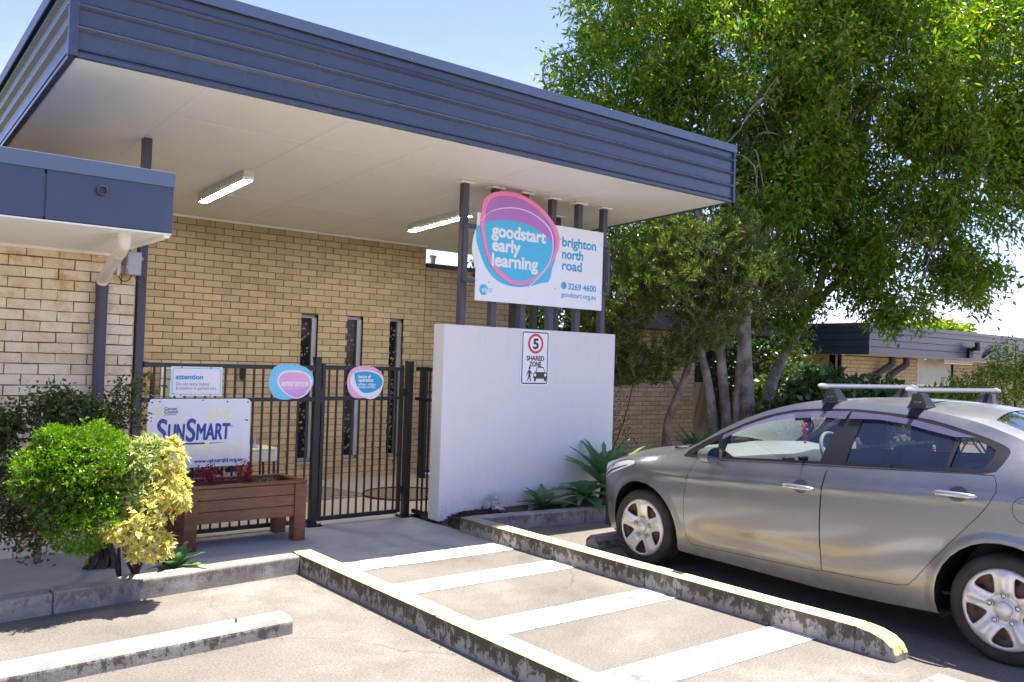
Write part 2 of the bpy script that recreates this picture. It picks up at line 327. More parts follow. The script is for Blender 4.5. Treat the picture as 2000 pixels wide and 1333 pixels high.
# ------------------------------------------------------------------ mesh helpers
class MB:
    def __init__(s): s.v = []; s.f = []; s.mi = []; s.cur = 0
    def add(s, vs, fs):
        b = len(s.v); s.v += [tuple(p) for p in vs]
        for f in fs: s.f.append(tuple(i+b for i in f)); s.mi.append(s.cur)
        return s
    def box(s, x0, x1, y0, y1, z0, z1):
        return s.add([(x0, y0, z0), (x1, y0, z0), (x1, y1, z0), (x0, y1, z0), (x0, y0, z1), (x1, y0, z1), (x1, y1, z1), (x0, y1, z1)],
                     [(0, 3, 2, 1), (4, 5, 6, 7), (0, 1, 5, 4), (1, 2, 6, 5), (2, 3, 7, 6), (3, 0, 4, 7)])
    def quad(s, a, b, c, d): return s.add([a, b, c, d], [(0, 1, 2, 3)])
    def tube(s, pts, rad, n=10, cap=True, flat=1.0):
        pts = [Vector(p) for p in pts]; m = len(pts)
        rad = [rad]*m if not hasattr(rad, '__len__') else rad
        ref = None; vs = []
        for i, p in enumerate(pts):
            d = (pts[min(i+1, m-1)] - pts[max(i-1, 0)])
            d = d.normalized() if d.length > 1e-9 else Vector((0, 0, 1))
            if ref is None: ref = d.orthogonal().normalized()
            a = (ref - d*ref.dot(d)); a = a.normalized() if a.length > 1e-6 else d.orthogonal().normalized()
            ref = a; b = d.cross(a)
            for k in range(n):
                t = 2*math.pi*k/n
                vs.append(p + (a*math.cos(t) + b*math.sin(t)*flat)*rad[i])
        fs = [(i*n+k, i*n+(k+1) % n, (i+1)*n+(k+1) % n, (i+1)*n+k) for i in range(m-1) for k in range(n)]
        if cap: fs += [tuple(range(n))[::-1], tuple((m-1)*n+k for k in range(n))]
        return s.add(vs, fs)
    def prism(s, poly, a0, a1, axis='y'):
        """closed 2-D outline swept along one axis; outline given in the two other axes"""
        n = len(poly)
        P = {'y': lambda p, a: (p[0], a, p[1]), 'x': lambda p, a: (a, p[0], p[1]), 'z': lambda p, a: (p[0], p[1], a)}[axis]
        vs = [P(p, a0) for p in poly] + [P(p, a1) for p in poly]
        fs = [tuple(range(n)), tuple(range(2*n-1, n-1, -1))] + [(i, n+i, n+(i+1) % n, (i+1) % n) for i in range(n)]
        return s.add(vs, fs)
    def lathe(s, prof, c, n=32, axis='z'):
        vs = []
        for r, h in prof:
            for k in range(n):
                t = 2*math.pi*k/n; a, b = r*math.cos(t), r*math.sin(t)
                vs.append({'z': (c[0]+a, c[1]+b, c[2]+h), 'x': (c[0]+h, c[1]+a, c[2]+b), 'y': (c[0]+a, c[1]+h, c[2]+b)}[axis])
        m = len(prof)
        return s.add(vs, [(i*n+k, i*n+(k+1) % n, (i+1)*n+(k+1) % n, (i+1)*n+k) for i in range(m-1) for k in range(n)])
    def ball(s, c, r, n=12, sc=(1, 1, 1)):
        return s.blob(c, r, n, sc)
    def blob(s, c, r, n=12, sc=(1, 1, 1)):
        vs = []; m = n//2
        for i in range(m+1):
            ph = math.pi*i/m
            for k in range(n):
                t = 2*math.pi*k/n
                vs.append((c[0]+r*sc[0]*math.sin(ph)*math.cos(t), c[1]+r*sc[1]*math.sin(ph)*math.sin(t), c[2]+r*sc[2]*math.cos(ph)))
        return s.add(vs, [(i*n+k, (i+1)*n+k, (i+1)*n+(k+1) % n, i*n+(k+1) % n) for i in range(m) for k in range(n)])
    def build(s, name, mat, parent=None, smooth=False, bevel=0, solid=False, seg=2, away=None):
        me = bpy.data.meshes.new(name)
        off = origin(parent) if parent else Vector((0, 0, 0))
        me.from_pydata([(p[0]-off.x, p[1]-off.y, p[2]-off.z) for p in s.v], [], s.f)
        bm = bmesh.new(); bm.from_mesh(me); bmesh.ops.recalc_face_normals(bm, faces=bm.faces)
        if away is not None:      # open sheets: face away from the given point
            a = Vector(away)-off
            if sum((f.calc_center_median()-a).dot(f.normal)*f.calc_area() for f in bm.faces) < 0: bmesh.ops.reverse_faces(bm, faces=bm.faces)
        bm.to_mesh(me); bm.free()
        for m_ in (mat if isinstance(mat, (list, tuple)) else [mat]): me.materials.append(m_)
        if any(s.mi): me.polygons.foreach_set('material_index', s.mi)
        return finish(name, me, parent, smooth, bevel, seg)

def origin(o):
    p = Vector((0, 0, 0))
    while o is not None: p += o.location; o = o.parent
    return p

def finish(name, me, parent, smooth=False, bevel=0, seg=2):
    o = bpy.data.objects.new(name, me); COL.objects.link(o)
    if parent is not None: o.parent = parent
    if smooth:
        me.polygons.foreach_set('use_smooth', [True]*len(me.polygons))
        if smooth != 'all': me.set_sharp_from_angle(angle=R(38))
    if bevel:
        b = o.modifiers.new("bevel", 'BEVEL'); b.width = bevel; b.segments = seg; b.limit_method = 'ANGLE'; b.angle_limit = R(40)
    me.update()
    return o

def tag(o, label=None, cat=None, group=None, kind=None):
    if label: o['label'] = label
    if cat: o['category'] = cat
    if group: o['group'] = group
    if kind: o['kind'] = kind
    return o

def thing(name, label, cat, loc=(0, 0, 0), group=None):
    o = bpy.data.objects.new(name, None); COL.objects.link(o); o.location = loc
    o.empty_display_size = .2
    return tag(o, label, cat, group)

def struct(name, mb, m, label=None, cat='ground', **kw):
    return tag(mb.build(name, m, None, **kw), label, cat, None, 'structure')

def dup(o, loc, label=None, parent=None, group=None):
    """copy of a thing with copies of its parts and sub-parts"""
    c = o.copy(); COL.objects.link(c)
    if parent is None:
        c.location = loc
        if label: c['label'] = label
        if group: c['group'] = group
    else: c.parent = parent
    for ch in [k for k in COL.objects if k.parent == o]: dup(ch, None, None, c)
    return c

def text(name, s, size, x, y, z, m, parent, width=None, bold=0.0, shear=0.0, sx=None, align='LEFT', spacing=1.0, line=None):
    """lettering facing -y, baseline at z, starting (or centred) at x; squeezed to the given width"""
    cu = bpy.data.curves.new(name, 'FONT'); cu.body = s; cu.size = size; cu.shear = shear
    cu.space_character = spacing; cu.resolution_u = 6
    if line: cu.space_line = line
    ob = bpy.data.objects.new(name, cu); COL.objects.link(ob)
    dg = bpy.context.evaluated_depsgraph_get(); dg.update()
    me = bpy.data.meshes.new_from_object(ob.evaluated_get(dg)); me.name = name
    bpy.data.objects.remove(ob); bpy.data.curves.remove(cu)
    n = len(me.vertices); co = np.empty(n*3); me.vertices.foreach_get('co', co); co = co.reshape(-1, 3)
    lo, hi = co[:, 0].min(), co[:, 0].max()
    k = 1.0
    if width: k = width/(hi-lo)
    elif sx: k = sx
    X = (co[:, 0]-lo)*k
    if align == 'CENTER': X -= (hi-lo)*k/2
    off = origin(parent)
    new = np.stack([x+X-off.x, np.full(n, y-off.y), z+co[:, 1]-off.z], 1)
    if bold > 0:      # heavier strokes: the same letters laid again a hair to each side
        fs = [tuple(q.vertices) for q in me.polygons]; me2 = bpy.data.meshes.new(name); V = []; F = []
        for k in range(9):
            a = k*math.pi/4; r_ = bold if k < 8 else 0
            V += [tuple(q) for q in new+np.array([r_*math.cos(a), -.00012*k, r_*math.sin(a)])]; F += [tuple(i+k*n for i in f) for f in fs]
        me2.from_pydata(V, [], F); bpy.data.meshes.remove(me); me = me2
    else: me.vertices.foreach_set('co', new.reshape(-1))
    me.materials.clear(); me.materials.append(m)
    o = bpy.data.objects.new(name, me); COL.objects.link(o); o.parent = parent; me.update()
    return o

def spline(pts, n=8):
    """closed Catmull-Rom curve through the points"""
    P = np.array(pts, float); m = len(P); out = []
    for i in range(m):
        a, b, c, d = P[i-1], P[i], P[(i+1) % m], P[(i+2) % m]
        for k in range(n):
            t = k/n
            out.append(.5*((2*b)+(-a+c)*t+(2*a-5*b+4*c-d)*t*t+(-a+3*b-3*c+d)*t**3))
    return [tuple(q) for q in out]

def open_spline(pts, n=6):
    P = [Vector(p) for p in pts]; P = [P[0]*2-P[1]]+P+[P[-1]*2-P[-2]]; out = []
    for i in range(1, len(P)-2):
        a, b, c, d = P[i-1:i+3]
        for k in range(n):
            t = k/n; out.append(.5*((2*b)+(-a+c)*t+(2*a-5*b+4*c-d)*t*t+(-a+3*b-3*c+d)*t**3))
    out.append(P[-2]); return out

def roundrect(x0, x1, z0, z1, r, n=6):
    out = []
    for cx, cz, a in ((x1-r, z1-r, 0), (x0+r, z1-r, 90), (x0+r, z0+r, 180), (x1-r, z0+r, 270)):
        for k in range(n+1):
            t = R(a+90*k/n); out.append((cx+r*math.cos(t), cz+r*math.sin(t)))
    return out

def decal(name, poly, y, m, parent, th=.0006):
    return MB().prism(poly, y, y+th).build(name, m, parent)

# ------------------------------------------------------------------ foliage
def leaf_mesh(name, P, D, L, W, m, parent=None, fold=.25, curl=.25, nrm=None, wide=.45):
    """many leaf blades in one mesh: base, two shoulders, raised or sunken rib, tip"""
    P = np.asarray(P, float); D = np.asarray(D, float); n = len(P)
    D = D/np.maximum(np.linalg.norm(D, axis=1, keepdims=True), 1e-9)
    if nrm is None: nrm = RNG.normal(size=(n, 3))+np.array([0, 0, .6])
    B = np.cross(nrm, D); B /= np.maximum(np.linalg.norm(B, axis=1, keepdims=True), 1e-9)
    N = np.cross(D, B)
    L = np.broadcast_to(L, (n,))[:, None]; W = np.broadcast_to(W, (n,))[:, None]
    off = np.array(origin(parent)) if parent else np.zeros(3)
    mid = P+D*L*wide+N*L*curl*.25
    tip = P+D*L-N*L*curl*.6
    v = np.stack([P, mid+B*W*.5+N*W*fold, mid, mid-B*W*.5+N*W*fold, tip], 1)-off
    me = bpy.data.meshes.new(name)
    me.vertices.add(n*5); me.vertices.foreach_set('co', v.reshape(-1))
    T = np.array([[0, 2, 1], [1, 2, 4], [0, 3, 2], [2, 3, 4]])
    idx = (np.arange(n)[:, None, None]*5+T[None]).reshape(-1)
    me.loops.add(len(idx)); me.loops.foreach_set('vertex_index', idx)
    nf = n*4; me.polygons.add(nf); me.polygons.foreach_set('loop_start', np.arange(nf)*3)
    try: me.polygons.foreach_set('loop_total', np.full(nf, 3))
    except Exception: pass
    at = me.attributes.new('rib', 'FLOAT', 'POINT')
    at.data.foreach_set('value', np.tile(np.array([.8, 0, 1, 0, .25]), n))
    me.materials.append(m); me.validate(); me.update()
    return finish(name, me, parent)

def rand_dirs(n, bias=(0, 0, 0), k=1.0):
    d = RNG.normal(size=(n, 3)); d /= np.linalg.norm(d, axis=1, keepdims=True)
    return d*k+np.array(bias)
# ================================================================== the ground
struct('ground', MB().box(-300, 300, -200, 400, -.6, -.14), M['grass'])
struct('car_park', MB().box(-40, 60, -45, 6.34, -.13, 0).box(5.0, 9.2, 6.34, 6.72, -.13, 0), M['car_park'])
struct('entrance_path', MB().box(-8, 4.96, 6.345, 7.95, -.13, .003), M['path'])
mb = MB()
mb.add([(2.0, 7.954, .002), (10.5, 7.954, .002), (10.5, 11.2, -.06), (2.0, 11.2, -.06)], [(0, 1, 2, 3)])
struct('courtyard_floor', mb, M['yard'])
mb = MB()
xs = [4.965, 5.0, 5.12, 5.3, 6, 7, 9.2]; zs = [.012, .03, .085, .115, .115, .12, .12]
mb.add([(x, 7.7, z) for x, z in zip(xs, zs)]+[(x, 6.78-.11*max(0, x-5.2), z) for x, z in zip(xs, zs)], [(i, i+1, i+8, i+7) for i in range(6)])
struct('garden_bed', mb, M['bark_chip'])
struct('garden_soil', MB().box(7.52, 30, 7.72, 16, -.13, .06).box(9.2, 30, 6.4, 7.72, -.13, .06), M['earth'])
mb = MB()
for y0, y1 in ((6.03, 6.335), (5.245, 5.545), (4.165, 4.475), (3.06, 3.375), (2.0, 2.31), (.95, 1.25)):
    mb.quad((3.05, y0, .004), (4.96, y0-.02, .004), (4.96, y1-.02, .004), (3.05, y1, .004))
struct('road_markings', mb, M['line_paint'], 'white stripes painted across the walkway between the two yellow kerbs', 'road marking')
# bark chips spilling at the wall's foot
P = np.stack([RNG.uniform(4.99, 5.6, 900), RNG.uniform(6.85, 7.28, 900), np.zeros(900)], 1)
P = P[P[:, 0]+P[:, 1]*.9 > 11.1]
P[:, 2] = np.interp(P[:, 0], xs, zs)+.004
o = leaf_mesh('bark_mulch', P, rand_dirs(len(P), k=1)*np.array([1, 1, .2]), RNG.uniform(.03, .07, len(P)), RNG.uniform(.01, .025, len(P)), M['bark_chip'], None, .05, .1)
tag(o, 'brown bark chips spilling at the foot of the white wall', 'mulch', None, 'stuff')
# dry litter on the concrete
P = np.stack([RNG.uniform(-.5, 8, 260), RNG.uniform(1.5, 6.6, 260), np.full(260, .006)], 1)
edge = RNG.integers(0, 3, 260)
P[edge == 0, 1] = 4.86+RNG.normal(0, .03, (edge == 0).sum()); P[edge == 0, 0] = RNG.uniform(-.2, 2.2, (edge == 0).sum())
P[edge == 1, 0] = 2.9-np.abs(RNG.normal(0, .03, (edge == 1).sum()))
o = leaf_mesh('leaf_litter', P, rand_dirs(260)*np.array([1, 1, .15]), RNG.uniform(.006, .022, 260), RNG.uniform(.003, .009, 260), M['bark_chip'], None, .1, .2)
tag(o, 'tiny dry leaf scraps scattered over the concrete', 'litter', None, 'stuff')

# ------------------------------------------------------------------ kerbs and wheel stops
def shear_y(mb, k, x0):
    mb.v = [(p[0], p[1]+k*(p[0]-x0), p[2]) for p in mb.v]; return mb
mb = MB().box(2.94, 3.09, 4.353, 6.37, -.05, .145).box(2.94, 3.09, 2.2, 4.347, -.05, .142).box(2.94, 3.09, -4, 2.194, -.05, .142)
tag(mb.build('yellow_kerb', M['kerb_yellow'], bevel=.014, seg=3), 'concrete kerb with worn yellow top between the empty bay and the striped walkway', 'kerb')
mb = MB().box(4.93, 5.085, 4.489, 6.42, -.05, .145); mb.cur = 1; mb.box(4.93, 5.085, 6.4205, 6.91, -.05, .145); mb.cur = 0
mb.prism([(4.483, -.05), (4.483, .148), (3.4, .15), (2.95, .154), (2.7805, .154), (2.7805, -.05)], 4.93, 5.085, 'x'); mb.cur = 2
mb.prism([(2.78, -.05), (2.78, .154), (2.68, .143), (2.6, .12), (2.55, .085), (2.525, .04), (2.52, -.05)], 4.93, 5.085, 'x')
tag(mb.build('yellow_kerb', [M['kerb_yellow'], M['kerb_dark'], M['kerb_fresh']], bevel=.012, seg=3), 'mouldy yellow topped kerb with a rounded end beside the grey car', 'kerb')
mb = MB().box(-3, 1.2, 6.03, 6.2, -.05, .132).box(1.203, 2.935, 6.03, 6.2, -.05, .138)
shear_y(mb, .088, 1.0)
tag(mb.build('concrete_kerb', M['kerb'], bevel=.02, seg=3), 'bare grey concrete kerb in front of the clipped shrubs', 'kerb')
mb = MB().box(5.09, 6.37, 6.8, 6.96, -.05, .14).box(6.376, 9.4, 6.8, 6.96, -.05, .14)
shear_y(mb, -.115, 5.08)
tag(mb.build('concrete_kerb', M['kerb'], bevel=.014, seg=3), 'bare grey concrete kerb edging the agave bed by the white wall', 'kerb')
prof = [(4.885, -.02), (4.885, .075), (4.915, .098), (5.06, .102), (5.085, .08), (5.085, -.02)]
ws = thing('wheel_stop', 'long concrete wheel stop lying across the empty bay', 'wheel stop', (2.3, 4.9, 0))
mb = MB().prism(prof, -1.2, 2.285, 'x'); shear_y(mb, .06, 2.3)
mb.build('block', M['kerb_dark'], ws, bevel=.012)
mb = MB().lathe([(0, .104), (.035, .104), (.036, .1), (.05, .098)], (1.96, 4.955, 0), 12)
mb.build('mortar_patch', M['stone'], ws)
MB().tube([(1.955, 4.955, .09), (1.955, 4.955, .128)], .007, 8).build('bolt', M['rust'], ws)
ws = thing('wheel_stop', 'short concrete wheel stop under the front of the grey car', 'wheel stop', (5.6, 5.75, 0))
mb = MB().prism([(5.66, -.02), (5.655, .06), (5.69, .098), (5.78, .1), (5.83, .06), (5.835, -.02)], 5.6, 7.2, 'x')
shear_y(mb, .05, 5.6)
mb.build('block', M['kerb_dark'], ws, bevel=.01)

# ================================================================== brickwork
def brickwork(name, x0, x1, z0, z1, y, m, mort, parent, holes=(), course=.086, ln=.24, joint=.010, depth=.06, jit=.0015, rag=.0, phase=0.0, proud=.008):
    """each brick a block of its own in one mesh, set in a mortar bed; wall faces -y"""
    mb = MB(); z = z0; r = 0
    while z < z1-.02:
        h = min(course-joint, z1-z)
        x = x0-ln*(.5 if r % 2 else 0)-phase
        while x < x1:
            spans = [(max(x, x0), min(x+ln-joint, x1))]
            for hx0, hx1, hz0, hz1 in holes:
                if z+h > hz0+.03 and z < hz1-.03:
                    new = []
                    for a, b in spans:
                        if hx1 <= a or hx0 >= b: new.append((a, b))
                        else:
                            if hx0-a > .02: new.append((a, hx0))
                            if b-hx1 > .02: new.append((hx1, b))
                    spans = new
            for a, b in spans:
                if b-a > .02:
                    d = rnd.uniform(-jit, jit)*2; e = lambda: rnd.uniform(-rag, rag)
                    mb.add([(a+e(), y+d, z+e()), (b+e(), y+d, z+e()), (b+e(), y+d, z+h+e()), (a+e(), y+d, z+h+e()),
                            (a, y+depth, z), (b, y+depth, z), (b, y+depth, z+h), (a, y+depth, z+h)],
                           [(0, 1, 2, 3), (0, 3, 7, 4), (1, 5, 6, 2), (3, 2, 6, 7), (0, 4, 5, 1)])
            x += ln
        z += course; r += 1
    bricks = mb.build(name, m, parent)
    bed = MB(); ys = y+proud
    cuts = sorted(set([x0, x1]+[c for h in holes for c in h[:2]]))
    for a, b in zip(cuts[:-1], cuts[1:]):
        hh = [h for h in holes if h[0] < (a+b)/2 < h[1]]
        zz = [z0]+sorted(c for h in hh for c in h[2:4])+[z1]
        for i in range(0, len(zz), 2): bed.box(a, b, ys, ys+.09, zz[i], zz[i+1])
    bed.build('mortar_bed', mort, bricks if parent is None else parent)
    return bricks

# ------------------------------------------------------------------ left building
lb = thing('brick_building', 'cream brick building wall under the low blue grey eave on the left', 'building', (0, 7.81, 0))
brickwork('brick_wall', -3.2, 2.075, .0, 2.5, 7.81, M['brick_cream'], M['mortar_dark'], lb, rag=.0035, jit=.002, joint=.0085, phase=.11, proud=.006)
MB().box(-3.2, 2.06, 7.91, 11.1, 0, 2.9).build('wall_core', M['mortar'], lb)
mb = MB().box(-4, 1.078, 6.219, 6.26, 2.505, 2.83).box(1.090, 1.888, 6.219, 6.26, 2.505, 2.83).box(1.07, 1.1, 6.228, 6.262, 2.52, 2.8)
mb.box(1.852, 1.886, 6.262, 7.2, 2.505, 2.83)
mb.build('fascia', M['blue_steel'], lb, bevel=.003)
mb = MB().prism([(6.205, 2.822), (6.205, 2.925), (7.9, 2.94), (7.9, 2.9), (6.3, 2.9), (6.214, 2.822)], -4, 1.892, 'x')
mb.build('roof_capping', M['blue_steel_light'], lb, bevel=.003)
MB().box(-4, 1.884, 6.225, 7.83, 2.488, 2.5).box(-4, 2.06, 7.78, 7.806, 2.462, 2.487).box(1.84, 1.88, 6.25, 7.7, 2.47, 2.487).build('eave_soffit', M['soffit'], lb)
mb = MB().lathe([(0, -.012), (.022, -.012), (.026, -.034), (.034, -.033), (.036, 0)], (1.418, 6.219, 2.733), 20, 'y')
mb.build('vent_cap', M['steel_dark'], lb, smooth=True)
dp = thing('downpipe', 'downpipe with a cream elbow and grey shaft on the cream brick wall', 'downpipe', (1.80, 7.74, 0))
MB().tube(open_spline([(1.625, 6.42, 2.497), (1.625, 6.42, 2.43), (1.64, 6.52, 2.395), (1.70, 6.95, 2.355), (1.785, 7.62, 2.27), (1.795, 7.70, 2.25), (1.80, 7.735, 2.2)], 5), .044, 18).tube([(1.625, 6.42, 2.5), (1.625, 6.42, 2.455)], .049, 18).tube([(1.66, 6.66, 2.383), (1.665, 6.70, 2.379)], .048, 18).build('elbow', M['white_pipe'], dp, smooth=True)
MB().tube([(1.80, 7.735, 2.215), (1.80, 7.735, 0)], .047, 18).tube([(1.80, 7.735, 2.22), (1.80, 7.735, 2.14)], .05, 18).tube([(1.80, 7.735, 1.93), (1.80, 7.735, 1.915)], .05, 18).build('shaft', M['steel_dark'], dp, smooth=True)
for z in (1.9, 1.0): MB().box(1.735, 1.865, 7.782, 7.806, z-.015, z+.015).build('bracket', M['alu'], dp)
jb = thing('junction_box', 'small grey junction box with loose cables beside the downpipe', 'junction box', (2.03, 7.8, 2.4))
MB().box(1.985, 2.095, 7.70, 7.80, 2.315, 2.505).box(1.98, 2.10, 7.715, 7.73, 2.31, 2.51).box(1.975, 1.99, 7.70, 7.73, 2.36, 2.385).box(2.09, 2.11, 7.70, 7.73, 2.44, 2.465).build('box', M['plastic_grey'], jb, bevel=.008)
MB().tube([(1.945, 7.775, 2.47), (1.93, 7.775, 2.30)], .014, 10).build('conduit', M['white_pipe'], jb, smooth=True)
for z in (2.425, 2.335): MB().box(1.895, 1.96, 7.785, 7.805, z, z+.025).build('saddle', M['alu'], jb)
MB().tube(open_spline([(1.935, 7.77, 2.31), (1.95, 7.76, 2.265), (1.985, 7.75, 2.255), (2.02, 7.75, 2.28), (2.035, 7.76, 2.32)], 6), .004, 6).tube(open_spline([(2.05, 7.74, 2.32), (2.07, 7.74, 2.27), (2.11, 7.75, 2.225), (2.145, 7.76, 2.22), (2.155, 7.80, 2.27), (2.15, 7.84, 2.33)], 6), .004, 6).build('cable', M['black'], jb)

# ------------------------------------------------------------------ back building
WIN = [(5.141, 5.395, .206, 2.24), (5.846, 6.10, .218, 2.255), (6.544, 6.775, .214, 2.262)]
M['sticker'] = plain('window_sticker', (.20, .185, .155, 1), .6, vary=.4, scale=30)
bb = thing('brick_building', 'tan brick building wall with three slot windows behind the fence', 'building', (5, 11.1, 0))
brickwork('brick_wall', 1.2, 7.137, -.06, 3.375, 11.1, M['brick_tan'], M['mortar'], bb, holes=WIN, phase=.05)
brickwork('side_brick_wall', 7.147, 8.9, -.06, 3.07, 11.1, M['brick_tan'], M['mortar'], bb, phase=.13)
MB().box(7.145, 9.0, 11.06, 11.25, 3.072, 3.135).build('parapet_capping', M['black_metal'], bb)
MB().box(1.2, 8.88, 11.3, 11.4, -.1, 3.05).box(1.2, 7.137, 11.3, 11.4, 3.05, 3.4).build('wall_core', M['mortar'], bb)
for i, (a, b, c, d) in enumerate(WIN):
    w = MB().box(a+.002, b-.002, 11.165, 11.2, c, c+.045).box(a+.002, b-.002, 11.165, 11.2, d-.045, d-.002).box(a+.002, a+.022, 11.166, 11.2, c+.045, d-.045).box(b-.075, b-.002, 11.14, 11.2, c+.045, d-.045).build('window', M['alu'], bb, bevel=.002)
    mb = MB().box(a+.022, b-.075, 11.185, 11.192, c+.045, d-.045); mb.cur = 1
    zc = c+.15
    while zc < d-.1:
        for _ in range(rnd.choice((1, 2, 2, 3))):
            x = rnd.uniform(a+.04, b-.10); r = rnd.uniform(.006, .022); z = zc+rnd.uniform(-.03, .03)
            k = rnd.uniform(.5, 1.6); n = 9; ph = rnd.uniform(0, 6)
            mb.prism([(x+r*k*math.cos(2*math.pi*q/n)*rnd.uniform(.75, 1.15), z+r*math.sin(2*math.pi*q/n+.2)*rnd.uniform(.75, 1.15)) for q in range(n)], 11.180, 11.184)
        zc += rnd.uniform(.05, .1)
    mb.build('pane', [M['pane'], M['sticker']], w)
    MB().box(a-.02, b+.02, 11.075, 11.165, c-.03, c-.003).build('sill', M['brick_tan'], w)
db = thing('notice_board', 'white framed notice board with posters behind the attention sign', 'notice board', (3.6, 11.08, .9))
MB().box(3.29, 3.345, 11.05, 11.09, .02, 1.50).box(3.345, 4.0, 11.05, 11.09, 1.45, 1.5).box(3.93, 3.985, 11.05, 11.09, .02, 1.45).build('frame', M['white_pipe'], db, bevel=.004)
MB().box(3.345, 3.93, 11.065, 11.085, .02, 1.45).build('board', plain('pale_green_board', rgb(172, 186, 160), .5), db)
for k, (x, z, w_, h_, m_) in enumerate(((3.40, 1.1, .16, .24, 'sign_white'), (3.6, 1.16, .14, .26, 'lilac'), (3.77, 1.2, .13, .22, 'sign_white'), (3.5, 1.37, .1, .07, 'pink'), (3.42, .75, .2, .28, 'cyan_pale'), (3.68, .78, .18, .27, 'sign_white'))):
    MB().box(x, x+w_, 11.055, 11.063, z, z+h_).build('poster', M[m_], db)
ic = thing('intercom', 'small black intercom on the tan brick wall above the entrance fence', 'intercom', (4.327, 11.09, 1.45))
MB().box(4.295, 4.36, 11.05, 11.095, 1.33, 1.52).build('case', M['black_metal'], ic, bevel=.012)
MB().lathe([(0, -.004), (.014, -.003), (.016, 0)], (4.327, 11.05, 1.47), 12, 'y').build('lens', M['pane'], ic)

# far part of the same brick block, behind the bottlebrush
fb = thing('brick_building', 'tan brick wall end behind the bottlebrush tree', 'building', (12.4, 11.1, 0))
brickwork('brick_wall', 10.9, 13.5, -.1, 2.35, 11.1, M['brick_tan'], M['mortar'], fb, phase=.07)
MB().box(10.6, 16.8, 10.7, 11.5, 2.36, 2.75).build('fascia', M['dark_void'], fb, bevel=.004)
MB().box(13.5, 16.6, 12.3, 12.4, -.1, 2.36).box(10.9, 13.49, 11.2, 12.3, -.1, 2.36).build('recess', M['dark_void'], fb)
MB().box(14.3, 15.1, 12.0, 12.05, 0, 1.35).build('panel_board', plain('plywood', (.32, .24, .15, 1), .7), fb)
MB().box(8.95, 10.9, 12.6, 12.7, 0, 2.9).build('weatherboards', M['slate'], fb)

# ------------------------------------------------------------------ entrance canopy
SL = .045
def slope(mb): mb.v = [(p[0], p[1], p[2]-SL*(p[1]-6.22)) for p in mb.v]; return mb
CX0, CX1, CY0, CY1, CZ, CT = 1.184, 8.20, 6.22, 11.32, 3.597, 4.262
cp = thing('entrance_canopy', 'flat canopy with ribbed blue grey fascia and white soffit over the entrance', 'canopy', (4.7, 8.7, 3.6))
def fascia_profile(s):
    """(outward, height) from top to bottom; s gives the side of the inner face"""
    z = [.585]
    out = [(.0, .60)]
    for q in (.470, .322, .172):
        out += [(0, q+.046), (.030, q+.022), (.030, q+.017), (.0, q-.006)]
    out += [(0, .062), (.010, .056), (.010, .050), (-.012, .046), (-.012, .030), (.012, .026), (.012, .0), (-.03, .0), (-.03, .60)]
    return out
P0 = fascia_profile(1)
mb = MB().prism([(CY0+.022-o, CZ+z) for o, z in P0], CX0+.04, CX1-.03, 'x')
mb.build('front_fascia', M['blue_clad'], cp)
mb = slope(MB().prism([(CX0+.022-o, CZ+z) for o, z in P0], CY0+.05, CY1, 'y')); mb.build('side_fascia', M['blue_clad'], cp)
mb = slope(MB().prism([(CX1-.022+o, CZ+z) for o, z in P0], CY0+.05, CY1, 'y')); mb.build('side_fascia', M['blue_clad'], cp)
MB().box(CX0-.002, CX0+.055, CY0-.004, CY0+.05, CZ, CZ+.6).build('corner_trim', M['blue_steel'], cp, bevel=.003)
MB().box(CX1-.03, CX1+.004, CY0-.004, CY0+.05, CZ, CZ+.6).build('corner_trim', M['blue_steel'], cp, bevel=.003)
cap = [(-.012, .578), (-.014, .665), (.30, .672), (.30, .655), (.02, .65), (-.002, .578)]
MB().prism([(CY0+o, CZ+z) for o, z in cap], CX0-.012, CX1+.012, 'x').build('capping', M['blue_steel_light'], cp, bevel=.003)
slope(MB().prism([(CX0+o, CZ+z) for o, z in cap], CY0+.30, CY1, 'y')).build('side_capping', M['blue_steel_light'], cp)
slope(MB().prism([(CX1-o, CZ+z) for o, z in cap], CY0+.30, CY1, 'y')).build('side_capping', M['blue_steel_light'], cp)
slope(MB().box(CX0+.03, CX1-.03, CY0+.03, CY1, CZ+.62, CZ+.64)).build('roof_sheet', M['blue_steel_light'], cp)
slope(MB().box(CX0+.052, CX1-.052, CY0+.052, CY1, CZ+.012, CZ+.03)).build('soffit', M['soffit'], cp)
mb = MB()
for x in (2.13, 3.30, 4.21, 5.42, 6.63): mb.box(x-.011, x+.011, CY0+.054, CY1-.02, CZ+.0075, CZ+.0118)
for y, a, b in ((7.16, 2.15, 6.62), (9.62, 2.15, 8.1)): mb.box(a, b, y-.008, y+.008, CZ+.0095, CZ+.0117)
mb.box(CX0+.06, 7.13, 11.05, 11.085, CZ-.012, CZ+.0119)
slope(mb).build('joint_strip', M['soffit'], cp)
mb = MB()
for k in range(9): mb.lathe([(.006, -.004), (.006, 0), (0, -.005)], (CX0+.7+k*.95, CY0-.014, CZ+.60), 8, 'y')
mb.build('screw', M['alu'], cp)
sof = lambda x, y: CZ+.012-SL*(y-6.22)

